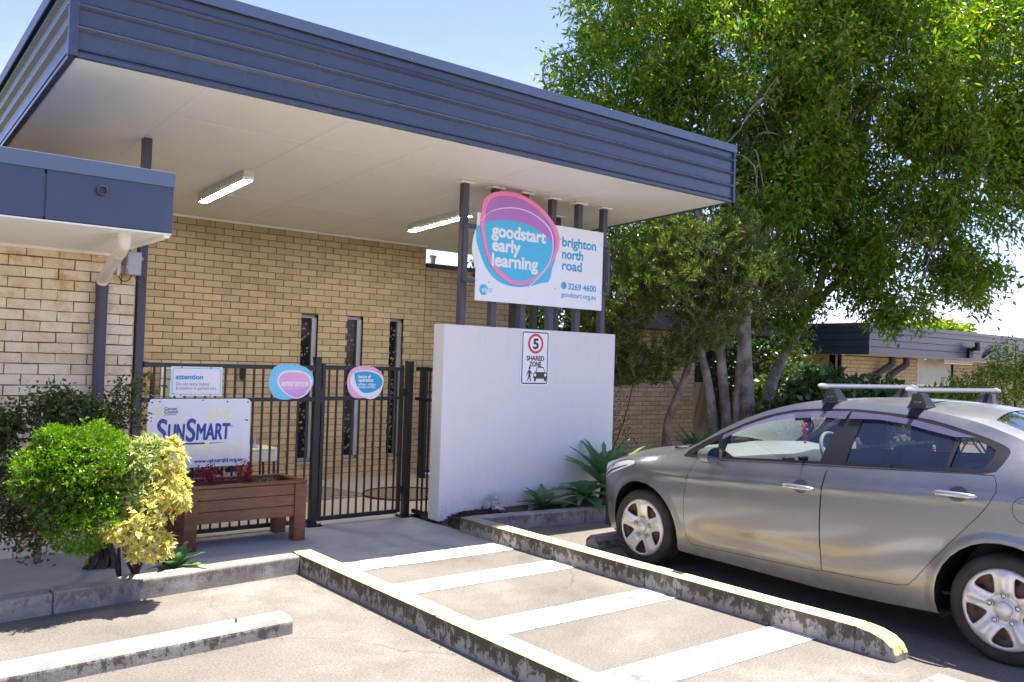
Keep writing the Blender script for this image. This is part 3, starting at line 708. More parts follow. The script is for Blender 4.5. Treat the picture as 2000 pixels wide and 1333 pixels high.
def batten(name, label, x, y0, y1, dx=0.0):
    t = thing(name, label, 'ceiling light', (x, (y0+y1)/2, sof(x, (y0+y1)/2)), 'batten lights under the canopy')
    body = MB().box(x-.052, x+.052, y0, y1, -.066+CZ, CZ+.011).box(x-.052, x-.047, y0, y1, CZ-.090, CZ-.0665).box(x+.047, x+.052, y0, y1, CZ-.090, CZ-.0665).box(x-.0465, x+.0465, y0, y0+.006, CZ-.090, CZ-.0665).box(x-.0465, x+.0465, y1-.006, y1, CZ-.090, CZ-.0665); slope(body).build('housing', M['lamp_body'], t, bevel=.002)
    d = MB().prism(roundrect(x-.0455, x+.0455, y0+.008, y1-.01, .045), CZ-.087, CZ-.067, 'z')
    slope(d).build('diffuser', M['lamp'], t, bevel=.006, seg=2)
    c = MB()
    for k in range(5):
        y = y0+.09+(y1-y0-.18)*k/4
        c.box(x-.058, x-.052, y-.012, y+.012, CZ-.085, CZ-.03).box(x+.052, x+.058, y-.012, y+.012, CZ-.085, CZ-.03)
    slope(c).build('clip', M['plastic_grey'], t)
    return t
batten('ceiling_light', 'lit batten light under the canopy nearest the low eave', 3.27, 8.40, 9.74)
batten('ceiling_light', 'lit batten light under the canopy partly behind the sign post', 6.02, 8.42, 9.76)

# ------------------------------------------------------------------ posts
G = 'dark grey posts carrying the canopy'
def post(x0, x1, y0, y1, z0, m, label, group, plate=False):
    t = thing('steel_post', label, 'post', ((x0+x1)/2, (y0+y1)/2, z0), group)
    zt = sof(0, y1)-.002
    MB().box(x0, x1, y0, y1, z0, zt).build('shaft', m, t, bevel=.005)
    if plate: MB().box(x0-.05, x1+.05, y0-.03, y1+.03, zt-.022, zt-.004).build('head_plate', M['soffit'], t, bevel=.003)
    return t
post(2.118, 2.192, 7.87, 7.945, 0, M['steel_dark'], 'dark grey post at the corner of the cream brick wall', None)
for x1, l in zip((5.244, 5.649, 6.056, 6.466, 6.874, 7.28), ('leftmost post above the white wall, left of the sign board', 'second post from the left above the white wall, behind the sign board', 'third post from the left above the white wall, behind the sign board', 'third post from the right above the white wall, behind the sign board', 'second post from the right above the white wall, behind the sign board', 'rightmost post above the white wall, at the right edge of the sign board')):
    post(x1-.074, x1, 7.36, 7.435, 2.03, M['steel_dark'], l, 'grey posts standing in a row above the white wall', True)
for x, l in ((6.485, 'black rear post, leftmost of the three below the sign board'), (6.80, 'black rear post, middle one of the three below the sign board'), (7.15, 'black rear post, rightmost of the three below the sign board')):
    post(x-.045, x+.03, 8.08, 8.155, 0, M['black_metal'], l, 'black posts in the rear row', True)
pp = thing('pole', 'slim white pole standing above the low parapet', 'pole', (7.62, 12.0, 3.0))
MB().tube([(7.85, 12.0, 2.5), (7.85, 12.0, 3.42)], .045, 14).build('shaft', M['white_pipe'], pp, smooth=True)
MB().lathe([(.06, .0), (.065, .03), (.045, .06)], (7.85, 12.0, 3.36), 14).build('collar', M['white_pipe'], pp, smooth=True)

# ------------------------------------------------------------------ white sign wall
ww = thing('rendered_wall', 'white rendered wall with grey posts standing on its top', 'wall', (6.17, 7.4, 0))
MB().box(4.945, 7.406, 7.304, 7.495, .035, 2.04).build('slab', M['render_white'], ww, bevel=.004)
MB().box(5.1, 7.3, 7.33, 7.47, -.02, .036).build('footing', M['mortar'], ww)
mb = MB()
for x, z in ((4.985, .10), (4.985, .14), (4.985, .185), (5.03, .06), (5.12, .06), (5.22, .07)): mb.lathe([(.006, -.004), (.006, 0), (0, -.005)], (x, 7.304, z), 8, 'y')
mb.build('screw', M['plastic_grey'], ww)

# ------------------------------------------------------------------ black fence and gate
def pickets(x0, n, pitch, y, z0, z1, skip=()):
    mb = MB()
    for i in range(n):
        x = x0+i*pitch; mb.box(x-.008, x+.008, y-.008, y+.008, z0, z1)
    return mb
fp = thing('bar_fence', 'black bar fence panel carrying the signs behind the planter', 'fence', (3, 7.87, 0))
for z0, z1 in ((1.535, 1.575), (1.228, 1.264), (.035, .072)):
    MB().box(2.193, 3.79, 7.852, 7.888, z0, z1).build('rail', M['black_metal'], fp, bevel=.003)
pickets(2.285, 17, .0905, 7.87, .072, 1.536).build('picket', M['black_metal'], fp)
MB().box(2.192, 2.225, 7.845, 7.895, 1.53, 1.58).box(3.765, 3.80, 7.845, 7.895, 1.53, 1.58).box(3.765, 3.80, 7.845, 7.895, 1.225, 1.267).box(2.192, 2.225, 7.845, 7.895, 1.225, 1.267).build('bracket', M['black_metal'], fp)
gt = thing('gate', 'black barred gate with a pink and blue hours sign', 'gate', (4.34, 7.87, 0))
MB().box(3.885, 3.92, 7.85, 7.89, .045, 1.60).box(4.79, 4.825, 7.85, 7.89, .055, 1.60).build('stile', M['black_metal'], gt, bevel=.003)
for z0, z1 in ((1.545, 1.585), (1.24, 1.275), (.045, .088)):
    MB().box(3.92, 4.79, 7.854, 7.886, z0, z1).build('rail', M['black_metal'], gt, bevel=.003)
pickets(3.965, 10, .0868, 7.87, .088, 1.546).build('picket', M['black_metal'], gt)
MB().box(4.825, 4.862, 7.85, 7.885, 1.28, 1.36).box(4.825, 4.862, 7.85, 7.885, .25, .33).build('hinge', M['black_metal'], gt)
MB().box(3.866, 3.886, 7.845, 7.88, 1.2, 1.34).build('latch', M['black_metal'], gt, bevel=.004)
def fpost(x, w, h, label):
    t = thing('fence_post', label, 'fence post', (x+w/2, 7.87, 0), 'black posts of the entrance fence')
    MB().box(x, x+w, 7.87-w/2, 7.87+w/2, .004, h).box(x-.003, x+w+.003, 7.867-w/2, 7.873+w/2, h-.02, h+.004).build('shaft', M['black_metal'], t, bevel=.004)
    MB().box(x-.045, x+w+.045, 7.825-w/2, 7.915+w/2, .003, .014).build('base_plate', M['black_metal'], t)
    b = MB()
    for dx in (-.028, w+.028):
        for dy in (-w/2-.022, w/2+.022): b.lathe([(.009, .03), (.009, .014), (0, .031)], (x+dx, 7.87+dy, 0), 6)
    b.build('anchor_bolt', M['black_metal'], t)
fpost(3.80, .066, 1.662, 'black fence post between the entrance panel and the gate')
fpost(4.862, .07, 1.648, 'black fence post on the right of the gate')
rp = thing('bar_fence', 'narrow black fence panel closing the gap to the white wall', 'fence', (4.94, 7.67, 0))
for z0, z1 in ((1.55, 1.59), (1.235, 1.27), (.045, .085)): MB().box(4.955, 4.985, 7.50, 7.832, z0, z1).build('rail', M['black_metal'], rp)
mb = MB()
for k in range(3): mb.box(4.962, 4.978, 7.565+k*.09, 7.581+k*.09, .085, 1.551)
mb.build('picket', M['black_metal'], rp)
bp = thing('bar_fence', 'far black fence panel in front of the tan brick side wall', 'fence', (7.8, 10.6, 0))
for z0, z1 in ((1.50, 1.54), (1.18, 1.22), (.03, .07)): MB().box(6.9, 9.2, 10.585, 10.615, z0, z1).build('rail', M['black_metal'], bp)
pickets(6.95, 25, .09, 10.6, .07, 1.5).build('picket', M['black_metal'], bp)
MB().box(6.83, 6.9, 10.56, 10.64, -.05, 1.56).build('end_post', M['black_metal'], bp)

# things seen through the fence
def mat_rug(name, label, poly, m, z):
    t = MB().prism(poly, z, z+.012, 'z').build(name, m); return tag(t, label, 'door mat')
t = NT("patterned_mat"); v = t.coords(scale=(1, 1, 1)); t.set('Base Color', t.mix(t.ramp(t.noise(v, 16, 3, .6, 2), .45, .55), (.28, .24, .19, 1), (.13, .12, .11, 1))); t.set('Roughness', .95)
mat_rug('door_mat', 'large patterned mat on the courtyard floor behind the gate', [(3.9, 9.32), (5.42, 9.36), (5.1, 10.55), (3.7, 10.5)], t.m, -.028)
mat_rug('door_mat', 'round beige mat behind the right gate post', [(5.75+.5*math.cos(R(a)), 9.25+.5*math.sin(R(a))) for a in range(0, 360, 10)], plain('coir', (.22, .17, .11, 1), .95, vary=.3, scale=40), -.022)
tag(MB().tube([(5.75+.52*math.cos(R(a)), 9.25+.52*math.sin(R(a)), -.012) for a in range(0, 361, 10)], .016, 8, False).build('mat_border', M['black']), 'black rubber rim round the beige mat', 'mat rim')
tb = thing('tray_table', 'cream tray table with a steel cup behind the fence', 'table', (4.0, 9.6, 0))
MB().prism(roundrect(3.80, 4.16, 9.45, 9.85, .05), .57, .60, 'z').build('tray', M['white_pipe'], tb, bevel=.008)
MB().prism(roundrect(3.80, 4.16, 9.45, 9.85, .05), .45, .569, 'z').build('apron', M['white_pipe'], tb, bevel=.01)
for x in (3.83, 4.12):
    for y in (9.49, 9.80): MB().tube([(x, y, .45), (x+(.02 if x > 4 else -.02), y, -.03)], .016, 8).build('leg', M['steel_dark'], tb)
tag(MB().lathe([(0, .602), (.045, .602), (.05, .72), (.046, .72), (.042, .61), (0, .61)], (3.92, 9.6, 0), 16).build('steel_cup', M['alu_bright'], smooth=True), 'small steel cup standing on the cream tray table', 'cup')
def pot(x, y, r, h, m, label):
    t = thing('plant_pot', label, 'pot', (x, y, 0), 'pots on the courtyard floor')
    MB().lathe([(0, 0), (r*.75, 0), (r, h), (r*1.08, h), (r*1.08, h+.03), (r*.92, h+.03), (r*.9, h-.02), (0, h-.02)], (x, y, 0), 20).build('pot', m, t, smooth=True)
    MB().lathe([(0, h-.005), (r*.88, h-.005)], (x, y, 0), 16).build('soil', M['earth'], t)
    P = np.array([[x, y, h]]*40)+RNG.normal(0, r*.3, (40, 3))*np.array([1, 1, .3])
    leaf_mesh('foliage', P, rand_dirs(40, (0, 0, 1.0), .8), RNG.uniform(.08, .16, 40), .03, M['leaf_dark'], t)
pot(2.98, 8.7, .10, .44, plain('blue_glaze', rgb(58, 84, 120), .3), 'blue pot behind the sign above the planter')
pot(3.16, 8.7, .065, .42, M['white_pipe'], 'white pot next to the blue pot')
pot(3.34, 8.75, .06, .43, M['sign_white'], 'white pot farthest right of the pots behind the planter')
rp_ = thing('rubber_plant', 'dark rubber plant with big leaves behind the fence end', 'plant', (3.0, 10.3, 0))
MB().tube([(2.95, 10.3, 0), (2.97, 10.3, 1.4)], .02, 8).build('stem', M['bark_dark'], rp_)
P = np.array([[2.97, 10.3, z] for z in np.linspace(.6, 1.4, 20)]); a = np.arange(20)*2.4
leaf_mesh('foliage', P, np.stack([np.cos(a), np.sin(a), np.full(20, -.05)], 1), .34, .16, M['leaf_dark'], rp_, .06, .12, np.array([[0, 0, 1.]]*20))

# ------------------------------------------------------------------ right building
rb = thing('brick_building', 'low building with a ribbed dark fascia behind the car on the right', 'building', (20, 10, 0))
FX, FY = 17.03, 9.425
prof = [(.0, .60)]
for q in (.47, .32, .17): prof += [(0, q+.012), (.02, q), (0, q-.004)]
prof += [(0, .05), (.025, .045), (.025, 0), (-.05, 0), (-.05, .6)]
MB().prism([(FY-o, 2.05+z) for o, z in prof], FX+.03, 45, 'x').build('front_fascia', M['slate'], rb)
MB().prism([(FX-o, 2.05+z) for o, z in prof], FY+.03, 16, 'y').build('side_fascia', M['navy'], rb)
MB().box(FX-.03, FX+.03, FY-.03, FY+.03, 2.05, 2.64).build('corner_trim', M['slate'], rb)
MB().box(FX-.04, 45, FY-.04, FY+.2, 2.64, 2.72).box(FX-.04, FX+.2, FY+.2, 16, 2.64, 2.72).build('capping', M['slate'], rb, bevel=.005)
MB().box(FX+.05, 45, FY+.2, 18, 2.6, 2.63).build('roof_sheet', M['blue_steel_light'], rb)
MB().box(FX+.05, 45, FY+.05, FY+.95, 2.055, 2.08).build('eave_soffit', M['soffit'], rb)
brickwork('brick_wall', FX+.5, 20.95, -.2, 2.05, FY+.9, M['brick_gold'], M['mortar'], rb, phase=.1)
brickwork('brick_wall', 22.86, 30, -.2, 2.05, FY+.9, M['brick_gold'], M['mortar'], rb, phase=.03)
for z0, z1 in ((1.43, 2.05), (-.2, .3)): MB().box(20.95, 22.86, FY+.96, FY+1.0, z0, z1).build('infill_panel', plain('pale_green_panel', (.52, .55, .47, 1), .6), rb)
w = MB().box(20.95, 22.86, FY+.93, FY+.99, 1.38, 1.43).box(20.95, 22.86, FY+.93, FY+.99, .3, .36).box(20.95, 21.0, FY+.93, FY+.99, .36, 1.38).box(21.88, 21.95, FY+.93, FY+.99, .36, 1.38).box(22.81, 22.86, FY+.93, FY+.99, .36, 1.38).build('window', M['white_pipe'], rb)
MB().box(21.0, 22.81, FY+.965, FY+.975, .36, 1.38).build('pane', M['pane'], w)
MB().box(FX+.5, 30, FY+1.05, FY+1.2, -.2, 2.05).build('wall_core', M['mortar'], rb)
MB().box(FX+.5, FX+.62, FY+.96, 16, -.2, 2.6).build('side_wall', M['brick_gold'], rb)
MB().box(FX+.05, FX+.5, FY+.95, 16, 2.055, 2.08).build('eave_soffit', M['soffit'], rb)
def pipe(x, label):
    t = thing('downpipe', label, 'downpipe', (x, FY+.85, 0), 'bent dark downpipes on the gold brick wall')
    MB().tube(open_spline([(x, FY+.6, 2.055), (x, FY+.6, 1.96), (x, FY+.6, 1.9), (x-.12, FY+.75, 1.75), (x-.28, FY+.83, 1.6), (x-.3, FY+.84, 1.45), (x-.3, FY+.84, .9), (x-.3, FY+.84, 0)], 6), .075, 12).build('shaft', M['steel_dark'], t, smooth=True)
    MB().box(x-.4, x-.2, FY+.86, FY+.89, 1.2, 1.24).build('bracket', M['steel_dark'], t)
pipe(19.15, 'left one of two bent dark downpipes on the gold brick wall')
pipe(19.8, 'right one of two bent dark downpipes on the gold brick wall')
el = thing('wall_light', 'white batten light under the eave of the far right building', 'ceiling light', (22.1, FY+.5, 2.0))
MB().box(21.3, 22.9, FY+.42, FY+.56, 1.99, 2.053).build('housing', M['lamp_body'], el)
MB().box(21.33, 22.87, FY+.43, FY+.55, 1.945, 1.988).build('diffuser', M['sign_white'], el, bevel=.015)
fl = thing('floodlight', 'small black floodlight on the dark fascia of the right building', 'floodlight', (21.7, FY, 2.3))
MB().box(21.55, 21.75, FY-.06, FY-.004, 2.1, 2.35).tube([(21.65, FY-.05, 2.3), (21.65, FY-.22, 2.36)], .05, 10).tube([(21.65, FY-.2, 2.28), (21.65, FY-.2, 2.48)], .06, 10).build('bracket', M['black_metal'], fl)
mb = MB().box(-.17, .17, -.03, .03, -.13, .13)
rm = Matrix.Rotation(R(50), 3, 'X') @ Matrix.Rotation(R(25), 3, 'Z')
mb.v = [tuple(rm @ Vector(p)+Vector((21.95, FY-.3, 2.25))) for p in mb.v]; mb.build('lamp_head', M['black_metal'], fl)
mb = MB().box(-.15, .15, -.036, -.031, -.11, .11); mb.v = [tuple(rm @ Vector(p)+Vector((21.95, FY-.3, 2.25))) for p in mb.v]; mb.build('lens', M['sign_white'], fl)
pw = MB().tube(open_spline([(24, 26, 4.1), (34, 24, 4.7), (44, 22, 5.6), (60, 20, 7.2)], 6), .02, 6).build('power_line', M['black'])
tag(pw, 'thin dark cable crossing the sky above the right building', 'cable')
# ================================================================== signs
PINK = [(0.035, 0.921), (0.06, 1.052), (0.154, 1.143), (0.314, 1.191), (0.517, 1.196), (0.728, 1.146), (0.927, 1.039), (1.072, 0.906), (1.132, 0.777), (1.119, 0.639), (1.028, 0.494), (0.896, 0.347), (0.744, 0.26), (0.631, 0.218), (0.482, 0.212), (0.351, 0.256), (0.24, 0.333), (0.146, 0.438), (0.088, 0.56), (0.043, 0.724), (0.027, 0.835)]
INNER = [(0.083, 0.828), (0.103, 1.001), (0.174, 1.096), (0.316, 1.142), (0.5, 1.15), (0.711, 1.099), (0.889, 1.004), (1.012, 0.899), (1.078, 0.771), (1.072, 0.649), (1.008, 0.507), (0.875, 0.367), (0.724, 0.285), (0.592, 0.25), (0.48, 0.256), (0.349, 0.314), (0.218, 0.416), (0.133, 0.55), (0.093, 0.702)]
CYAN = [(0.083, 0.821), (0.201, 0.861), (0.381, 0.89), (0.567, 0.888), (0.759, 0.853), (0.918, 0.783), (1.026, 0.705), (1.035, 0.585), (0.989, 0.49), (0.875, 0.367), (0.724, 0.285), (0.592, 0.25), (0.48, 0.256), (0.349, 0.314), (0.218, 0.416), (0.133, 0.55), (0.093, 0.702)]
CYBACK = [(0.026, 0.793), (-0.014, 0.703), (-0.01, 0.619), (0.038, 0.498), (0.114, 0.364), (0.225, 0.26), (0.372, 0.2), (0.557, 0.186), (0.746, 0.213), (0.899, 0.258), (1.003, 0.288), (1.041, 0.42), (1.062, 0.648), (0.567, 0.888)]
BULGE = [(0.025, 0.821), (-0.039, 0.7), (-0.063, 0.544), (-0.035, 0.406), (0.001, 0.339), (0.114, 0.35), (0.096, 0.801)]
RING = [(0.025, 0.835), (0.092, 0.907), (0.196, 0.971), (0.376, 1.019), (0.561, 1.03), (0.753, 0.993), (0.912, 0.917), (1.005, 0.823), (1.037, 0.676), (1.007, 0.537), (0.914, 0.393), (0.782, 0.263), (0.708, 0.21)]
BOLTS = [(0.009, 0.788), (1.158, 0.774), (1.788, 0.772), (0.006, 0.215), (0.164, 0.208), (0.641, 0.215), (1.094, 0.21), (1.445, 0.212), (1.813, 0.211)]
EN1 = [(0.025, 0.182), (0.034, 0.287), (0.077, 0.358), (0.169, 0.388), (0.282, 0.387), (0.398, 0.356), (0.469, 0.285), (0.478, 0.203), (0.445, 0.149), (0.332, 0.077), (0.22, 0.047), (0.126, 0.054), (0.06, 0.095)]
EN2 = [(0.104, 0.236), (0.144, 0.307), (0.246, 0.33), (0.361, 0.319), (0.451, 0.266), (0.467, 0.203), (0.427, 0.113), (0.352, 0.063), (0.276, 0.059), (0.18, 0.113), (0.121, 0.174)]
EN3 = [(0.123, 0.236), (0.172, 0.298), (0.285, 0.309), (0.391, 0.293), (0.442, 0.23), (0.441, 0.167), (0.389, 0.095), (0.318, 0.065), (0.237, 0.086), (0.16, 0.148)]
HO1 = [(0.049, 0.215), (0.056, 0.284), (0.095, 0.346), (0.156, 0.379), (0.24, 0.388), (0.333, 0.379), (0.414, 0.339), (0.46, 0.283), (0.468, 0.232), (0.451, 0.149), (0.417, 0.092), (0.367, 0.057), (0.31, 0.046), (0.253, 0.06), (0.19, 0.057), (0.134, 0.064), (0.091, 0.092), (0.061, 0.147)]
HO2 = [(0.082, 0.234), (0.097, 0.29), (0.151, 0.329), (0.242, 0.343), (0.349, 0.332), (0.43, 0.295), (0.461, 0.251), (0.46, 0.194), (0.437, 0.13), (0.396, 0.073), (0.332, 0.049), (0.275, 0.055), (0.217, 0.073), (0.145, 0.129), (0.101, 0.179)]
HO3 = [(0.126, 0.303), (0.151, 0.319), (0.242, 0.331), (0.335, 0.322), (0.409, 0.292), (0.45, 0.244), (0.451, 0.206), (0.428, 0.168), (0.372, 0.133), (0.308, 0.114), (0.237, 0.112), (0.193, 0.142), (0.156, 0.191), (0.133, 0.247)]
def shift(p, dx, dz): return [(x+dx, z+dz) for x, z in p]
def dots(pts, y, r=.006):
    mb = MB()
    for x, z in pts: mb.lathe([(0, -.003), (r, -.002), (r, .0)], (x, y, z), 8, 'y')
    return mb
# ---- big sign board over the white wall
YS = 7.27
sg = thing('sign_board', 'large white sign board with a pink, purple and cyan badge above the white wall', 'sign', (6.2, 7.27, 2.7))
MB().box(5.29, 7.13, YS, YS+.012, 2.306, 3.224).build('board', M['sign_white'], sg, bevel=.002)
off = (5.3, 2.3)
decal('badge_edge', shift(spline(BULGE, 6), *off), YS-.0012+.004, M['sign_white'], sg, .008)
decal('badge_back', shift(spline(CYBACK, 6), *off), YS-.0016, M['cyan'], sg)
decal('badge', shift(spline(PINK, 8), *off), YS-.009, M['pink'], sg, .008)
decal('badge_field', shift(spline(INNER, 8), *off), YS-.0098, M['purple'], sg)
decal('badge_field', shift(spline(CYAN, 8), *off), YS-.0106, M['cyan'], sg)
ringp = [Vector((x+off[0], YS-.0112, z+off[1])) for x, z in RING]
MB().tube(open_spline(ringp, 6), .0075, 6, flat=.12).build('badge_line', M['sign_white'], sg)
yt = YS-.0118
for s, x0, z, w in (("goodstart", .18, .70, .745), ("early", .192, .548, .372), ("learning", .192, .388, .628)):
    text('lettering', s, .188, x0+off[0], yt, z+off[1], M['sign_white'], sg, w, .0075)
for s, x0, z, w in (("brighton", 1.186, .70, .526), ("north", 1.19, .563, .318), ("road", 1.194, .434, .299)):
    text('lettering', s, .15, x0+off[0], YS-.001, z+off[1], M['cyan_deep'], sg, w, .005)
text('lettering', "3269 4600", .098, 1.293+off[0], YS-.001, .218+off[1], M['cyan_deep'], sg, .436, .003)
text('lettering', "goodstart.org.au", .078, 1.19+off[0], YS-.001, .128+off[1], M['cyan_deep'], sg, .537, .0012)
ph = decal('phone_mark', [(1.227+off[0]+.042*math.cos(R(a)), .255+off[1]+.042*math.sin(R(a))) for a in range(0, 360, 12)], YS-.0009, M['cyan_deep'], sg)
MB().tube(open_spline([(1.213+off[0], YS-.001, .279+off[1]), (1.205+off[0], YS-.001, .262+off[1]), (1.222+off[0], YS-.001, .238+off[1]), (1.243+off[0], YS-.001, .230+off[1])], 5), [.004]*5+[.0035]*6+[.004]*5, 6, flat=.3).build('handset', M['sign_white'], ph)
sm_ = decal('round_mark', [(.10+off[0]+.058*math.cos(R(a)), .123+off[1]+.058*math.sin(R(a))) for a in range(0, 360, 12)], YS-.0009, M['cyan'], sg)
text('lettering', "nfp", .07, .082+off[0], YS-.0016, .10+off[1], M['sign_white'], sm_, .075, .002)
for k in range(3): MB().box(.165+off[0], .225+off[0]-.01*k, YS-.0012, YS-.0004, .135-.017*k+off[1], .143-.017*k+off[1]).build('fine_print', M['cyan_pale'], sm_)
dots(shift(BOLTS, *off), YS-.001, .008).build('bolt', M['plastic_grey'], sg)
mb = MB().box(5.165, 5.195, 7.285, 7.335, 2.49, 3.10)
for a, b in ((2.49, 2.53), (3.06, 3.10)): mb.box(5.195, 5.30, 7.285, 7.335, a, b)
mb.build('bracket', M['steel_dark'], sg, bevel=.004)
mb = MB().box(7.235, 7.265, 7.285, 7.335, 2.49, 3.10)
for a, b in ((2.49, 2.53), (3.06, 3.10)): mb.box(7.10, 7.235, 7.285, 7.335, a, b)
mb.build('bracket', M['steel_dark'], sg, bevel=.004)
MB().box(5.3, 7.12, 7.285, 7.34, 2.55, 2.59).box(5.3, 7.12, 7.285, 7.34, 2.98, 3.02).build('back_rail', M['steel_dark'], sg)

# ---- shared zone sign
sz = thing('road_sign', 'white shared zone sign with a red ringed 5 fixed to the white wall', 'sign', (6.15, 7.29, 1.72))
ox, oz = 5.97, 1.425
decal('plate', roundrect(ox-.018, ox+.392, oz-.005, oz+.605, .03), 7.296, M['sign_white'], sz, .006)
def frame(name, a, b, c, d, r, w, y, m, parent, th=.0008):
    o, i = roundrect(a, b, c, d, r), roundrect(a+w, b-w, c+w, d-w, max(.002, r-w)); n = len(o); mb = MB()
    mb.add([(p[0], y, p[1]) for p in o]+[(p[0], y, p[1]) for p in i], [(k, (k+1) % n, n+(k+1) % n, n+k) for k in range(n)])
    return mb.build(name, m, parent)
def ring(name, cx, cz, r0, r1, y, m, parent, sx=1.0, n=40):
    mb = MB(); mb.add([(cx+r*sx*math.cos(2*math.pi*k/n), y, cz+r*math.sin(2*math.pi*k/n)) for r in (r0, r1) for k in range(n)], [(k, (k+1) % n, n+(k+1) % n, n+k) for k in range(n)])
    return mb.build(name, m, parent)
y = 7.2952
frame('border', ox-.002, ox+.374, oz+.013, oz+.588, .026, .013, y, M['black'], sz)
ring('speed_ring', ox+.19, oz+.458, .083, .110, y, M['red'], sz)
text('lettering', "5", .155, ox+.192, y, oz+.404, M['black'], sz, .072, .006, align='CENTER')
text('lettering', "SHARED", .072, ox+.192, y, oz+.272, M['black'], sz, .25, .0026, align='CENTER')
text('lettering', "ZONE", .072, ox+.192, y, oz+.208, M['black'], sz, .168, .0026, align='CENTER')
def fig(pts): return [(ox+a, oz+b) for a, b in pts]
car_ = [(.178, .045), (.208, .045), (.208, .072), (.326, .072), (.326, .045), (.356, .045), (.356, .075), (.366, .082), (.366, .128), (.352, .142), (.336, .147), (.318, .197), (.306, .204), (.228, .204), (.216, .197), (.198, .147), (.182, .142), (.168, .128), (.168, .082), (.178, .075)]
decal('car_symbol', fig(car_), y-.0002, M['black'], sz)
decal('car_symbol_window', fig([(.210, .146), (.324, .146), (.309, .193), (.225, .193)]), y-.0008, M['sign_white'], sz, .0005)
for cx in (.192, .342): decal('car_symbol_light', [(ox+cx+.017*math.cos(R(a)), oz+.113+.017*math.sin(R(a))) for a in range(0, 360, 20)], y-.0008, M['sign_white'], sz, .0005)
decal('walker_symbol', [(ox+.112+.015*math.cos(R(a)), oz+.188+.015*math.sin(R(a))) for a in range(0, 360, 20)], y-.0002, M['black'], sz)
for pl in ([(.100, .168), (.122, .168), (.128, .152), (.128, .100), (.098, .100), (.096, .152)], [(.098, .165), (.108, .16), (.088, .13), (.078, .105), (.070, .110), (.080, .138)], [(.120, .166), (.128, .16), (.142, .137), (.158, .125), (.152, .117), (.134, .130)], [(.099, .105), (.115, .102), (.104, .072), (.085, .046), (.075, .052), (.09, .076)], [(.112, .105), (.128, .102), (.130, .072), (.136, .042), (.122, .042), (.116, .07)]):
    decal('walker_symbol', fig(pl), y-.0002, M['black'], sz)
dots([(ox+.19, oz+.577), (ox+.19, oz+.03)], 7.296, .005).build('screw', M['plastic_grey'], sz)

# ---- signs on the fence
YF = 7.836
def plate(name, label, poly, loc, y=YF, m='sign_white', th=.005):
    t = thing(name, label, 'sign', loc); decal('plate', poly, y, M[m], t, th); return t
t = plate('fence_sign', 'white attention sign with a pale blue border on the fence', roundrect(2.418, 2.876, 1.281, 1.544, .004), (2.65, YF, 1.41))
frame('border', 2.430, 2.864, 1.293, 1.533, .018, .0075, YF-.001, M['cyan_pale'], t)
text('lettering', "attention", .062, 2.460, YF-.001, 1.431, M['cyan_deep'], t, .239, .0024)
text('lettering', "Do not leave babies", .04, 2.464, YF-.001, 1.376, M['ink_grey'], t, .294)
text('lettering', "& children in parked cars.", .04, 2.464, YF-.001, 1.338, M['ink_grey'], t, .366)
dots([(2.51, 1.535), (2.77, 1.536), (2.51, 1.288), (2.77, 1.29), (2.445, 1.302)], YF).build('screw', M['black'], t)
t = plate('fence_sign', 'large faded white sun protection sign on the fence above the planter', roundrect(2.232, 3.155, .640, 1.256, .045), (2.7, YF, .95))
ox, oz, y = 2.232, .64, YF-.001
mb = MB()
def petal(mb, cx, cz, a, r0, r1, w):
    ca, sa = math.cos(R(a)), math.sin(R(a)); pts = []
    for k in range(9):
        q = k/8; pts.append((r0+(r1-r0)*q, w*math.sin(math.pi*q**.8)))
    for k in range(7, 0, -1):
        q = k/8; pts.append((r0+(r1-r0)*q, -w*math.sin(math.pi*q**.8)))
    k_ = len(mb.v)*1e-6; mb.prism([(cx+ca*p-sa*q, cz+sa*p+ca*q) for p, q in pts], y-k_, y-k_+.0004)
for a in range(20, 380, 45): petal(mb, ox+.088, oz+.512, a, .008, .055, .014)
for a in (15, 50, 88, 125, 160): petal(mb, ox+.625, oz+.425, a, .045, .15, .018)
petal(mb, ox+.595, oz+.395, 118, .0, .09, .014); petal(mb, ox+.67, oz+.395, 70, 0, .08, .014); petal(mb, ox+.72, oz+.385, 60, 0, .06, .012)
mb.build('sun_mark', M['pale_yellow'], t)
for s, z in (("Cancer", .518), ("Council", .491)): text('lettering', s, .036, ox+.142, y, oz+z, M['navy_ink'], t, .108 if s == "Cancer" else .114, .0009)
text('lettering', "Queensland", .02, ox+.142, y, oz+.474, M['navy_ink'], t, .10, .0001)
for s, x, h, w in (("S", .085, .285, .078), ("UN", .182, .205, .138), ("S", .338, .285, .076), ("MART", .430, .205, .302)):
    text('lettering', s, h, ox+x, y-.0008, oz+(.248 if h < .25 else .238), M['sun_blue'], t, w, .0055, .06)
decal('underline', [(ox+.06, oz+.222), (ox+.506, oz+.222), (ox+.506, oz+.208), (ox+.075, oz+.205)], y, M['navy_ink'], t)
decal('underline', [(ox+.548, oz+.216), (ox+.725, oz+.221), (ox+.548, oz+.208)], y, M['navy_ink'], t)
text('lettering', "school", .185, ox+.346, y-.0003, oz+.108, M['pale_yellow'], t, .50, .006)
text('lettering', "www.cancerqld.org.au", .048, ox+.417, y-.001, oz+.04, M['navy_ink'], t, .44, .0013)
ring('mark_ring', ox+.752, oz+.365, .0085, .011, y, M['navy_ink'], t, n=20)
text('lettering', "R", .012, ox+.752, y, oz+.361, M['navy_ink'], t, align='CENTER')
dots([(ox+.1, oz+.592), (ox+.035, oz+.585), (ox+.475, oz+.603), (ox+.70, oz+.59), (ox+.895, oz+.585), (ox+.895, oz+.415), (ox+.885, oz+.03), (ox+.46, oz+.012), (ox+.88, oz+.42)], YF, .0075).build('screw', M['black'], t)
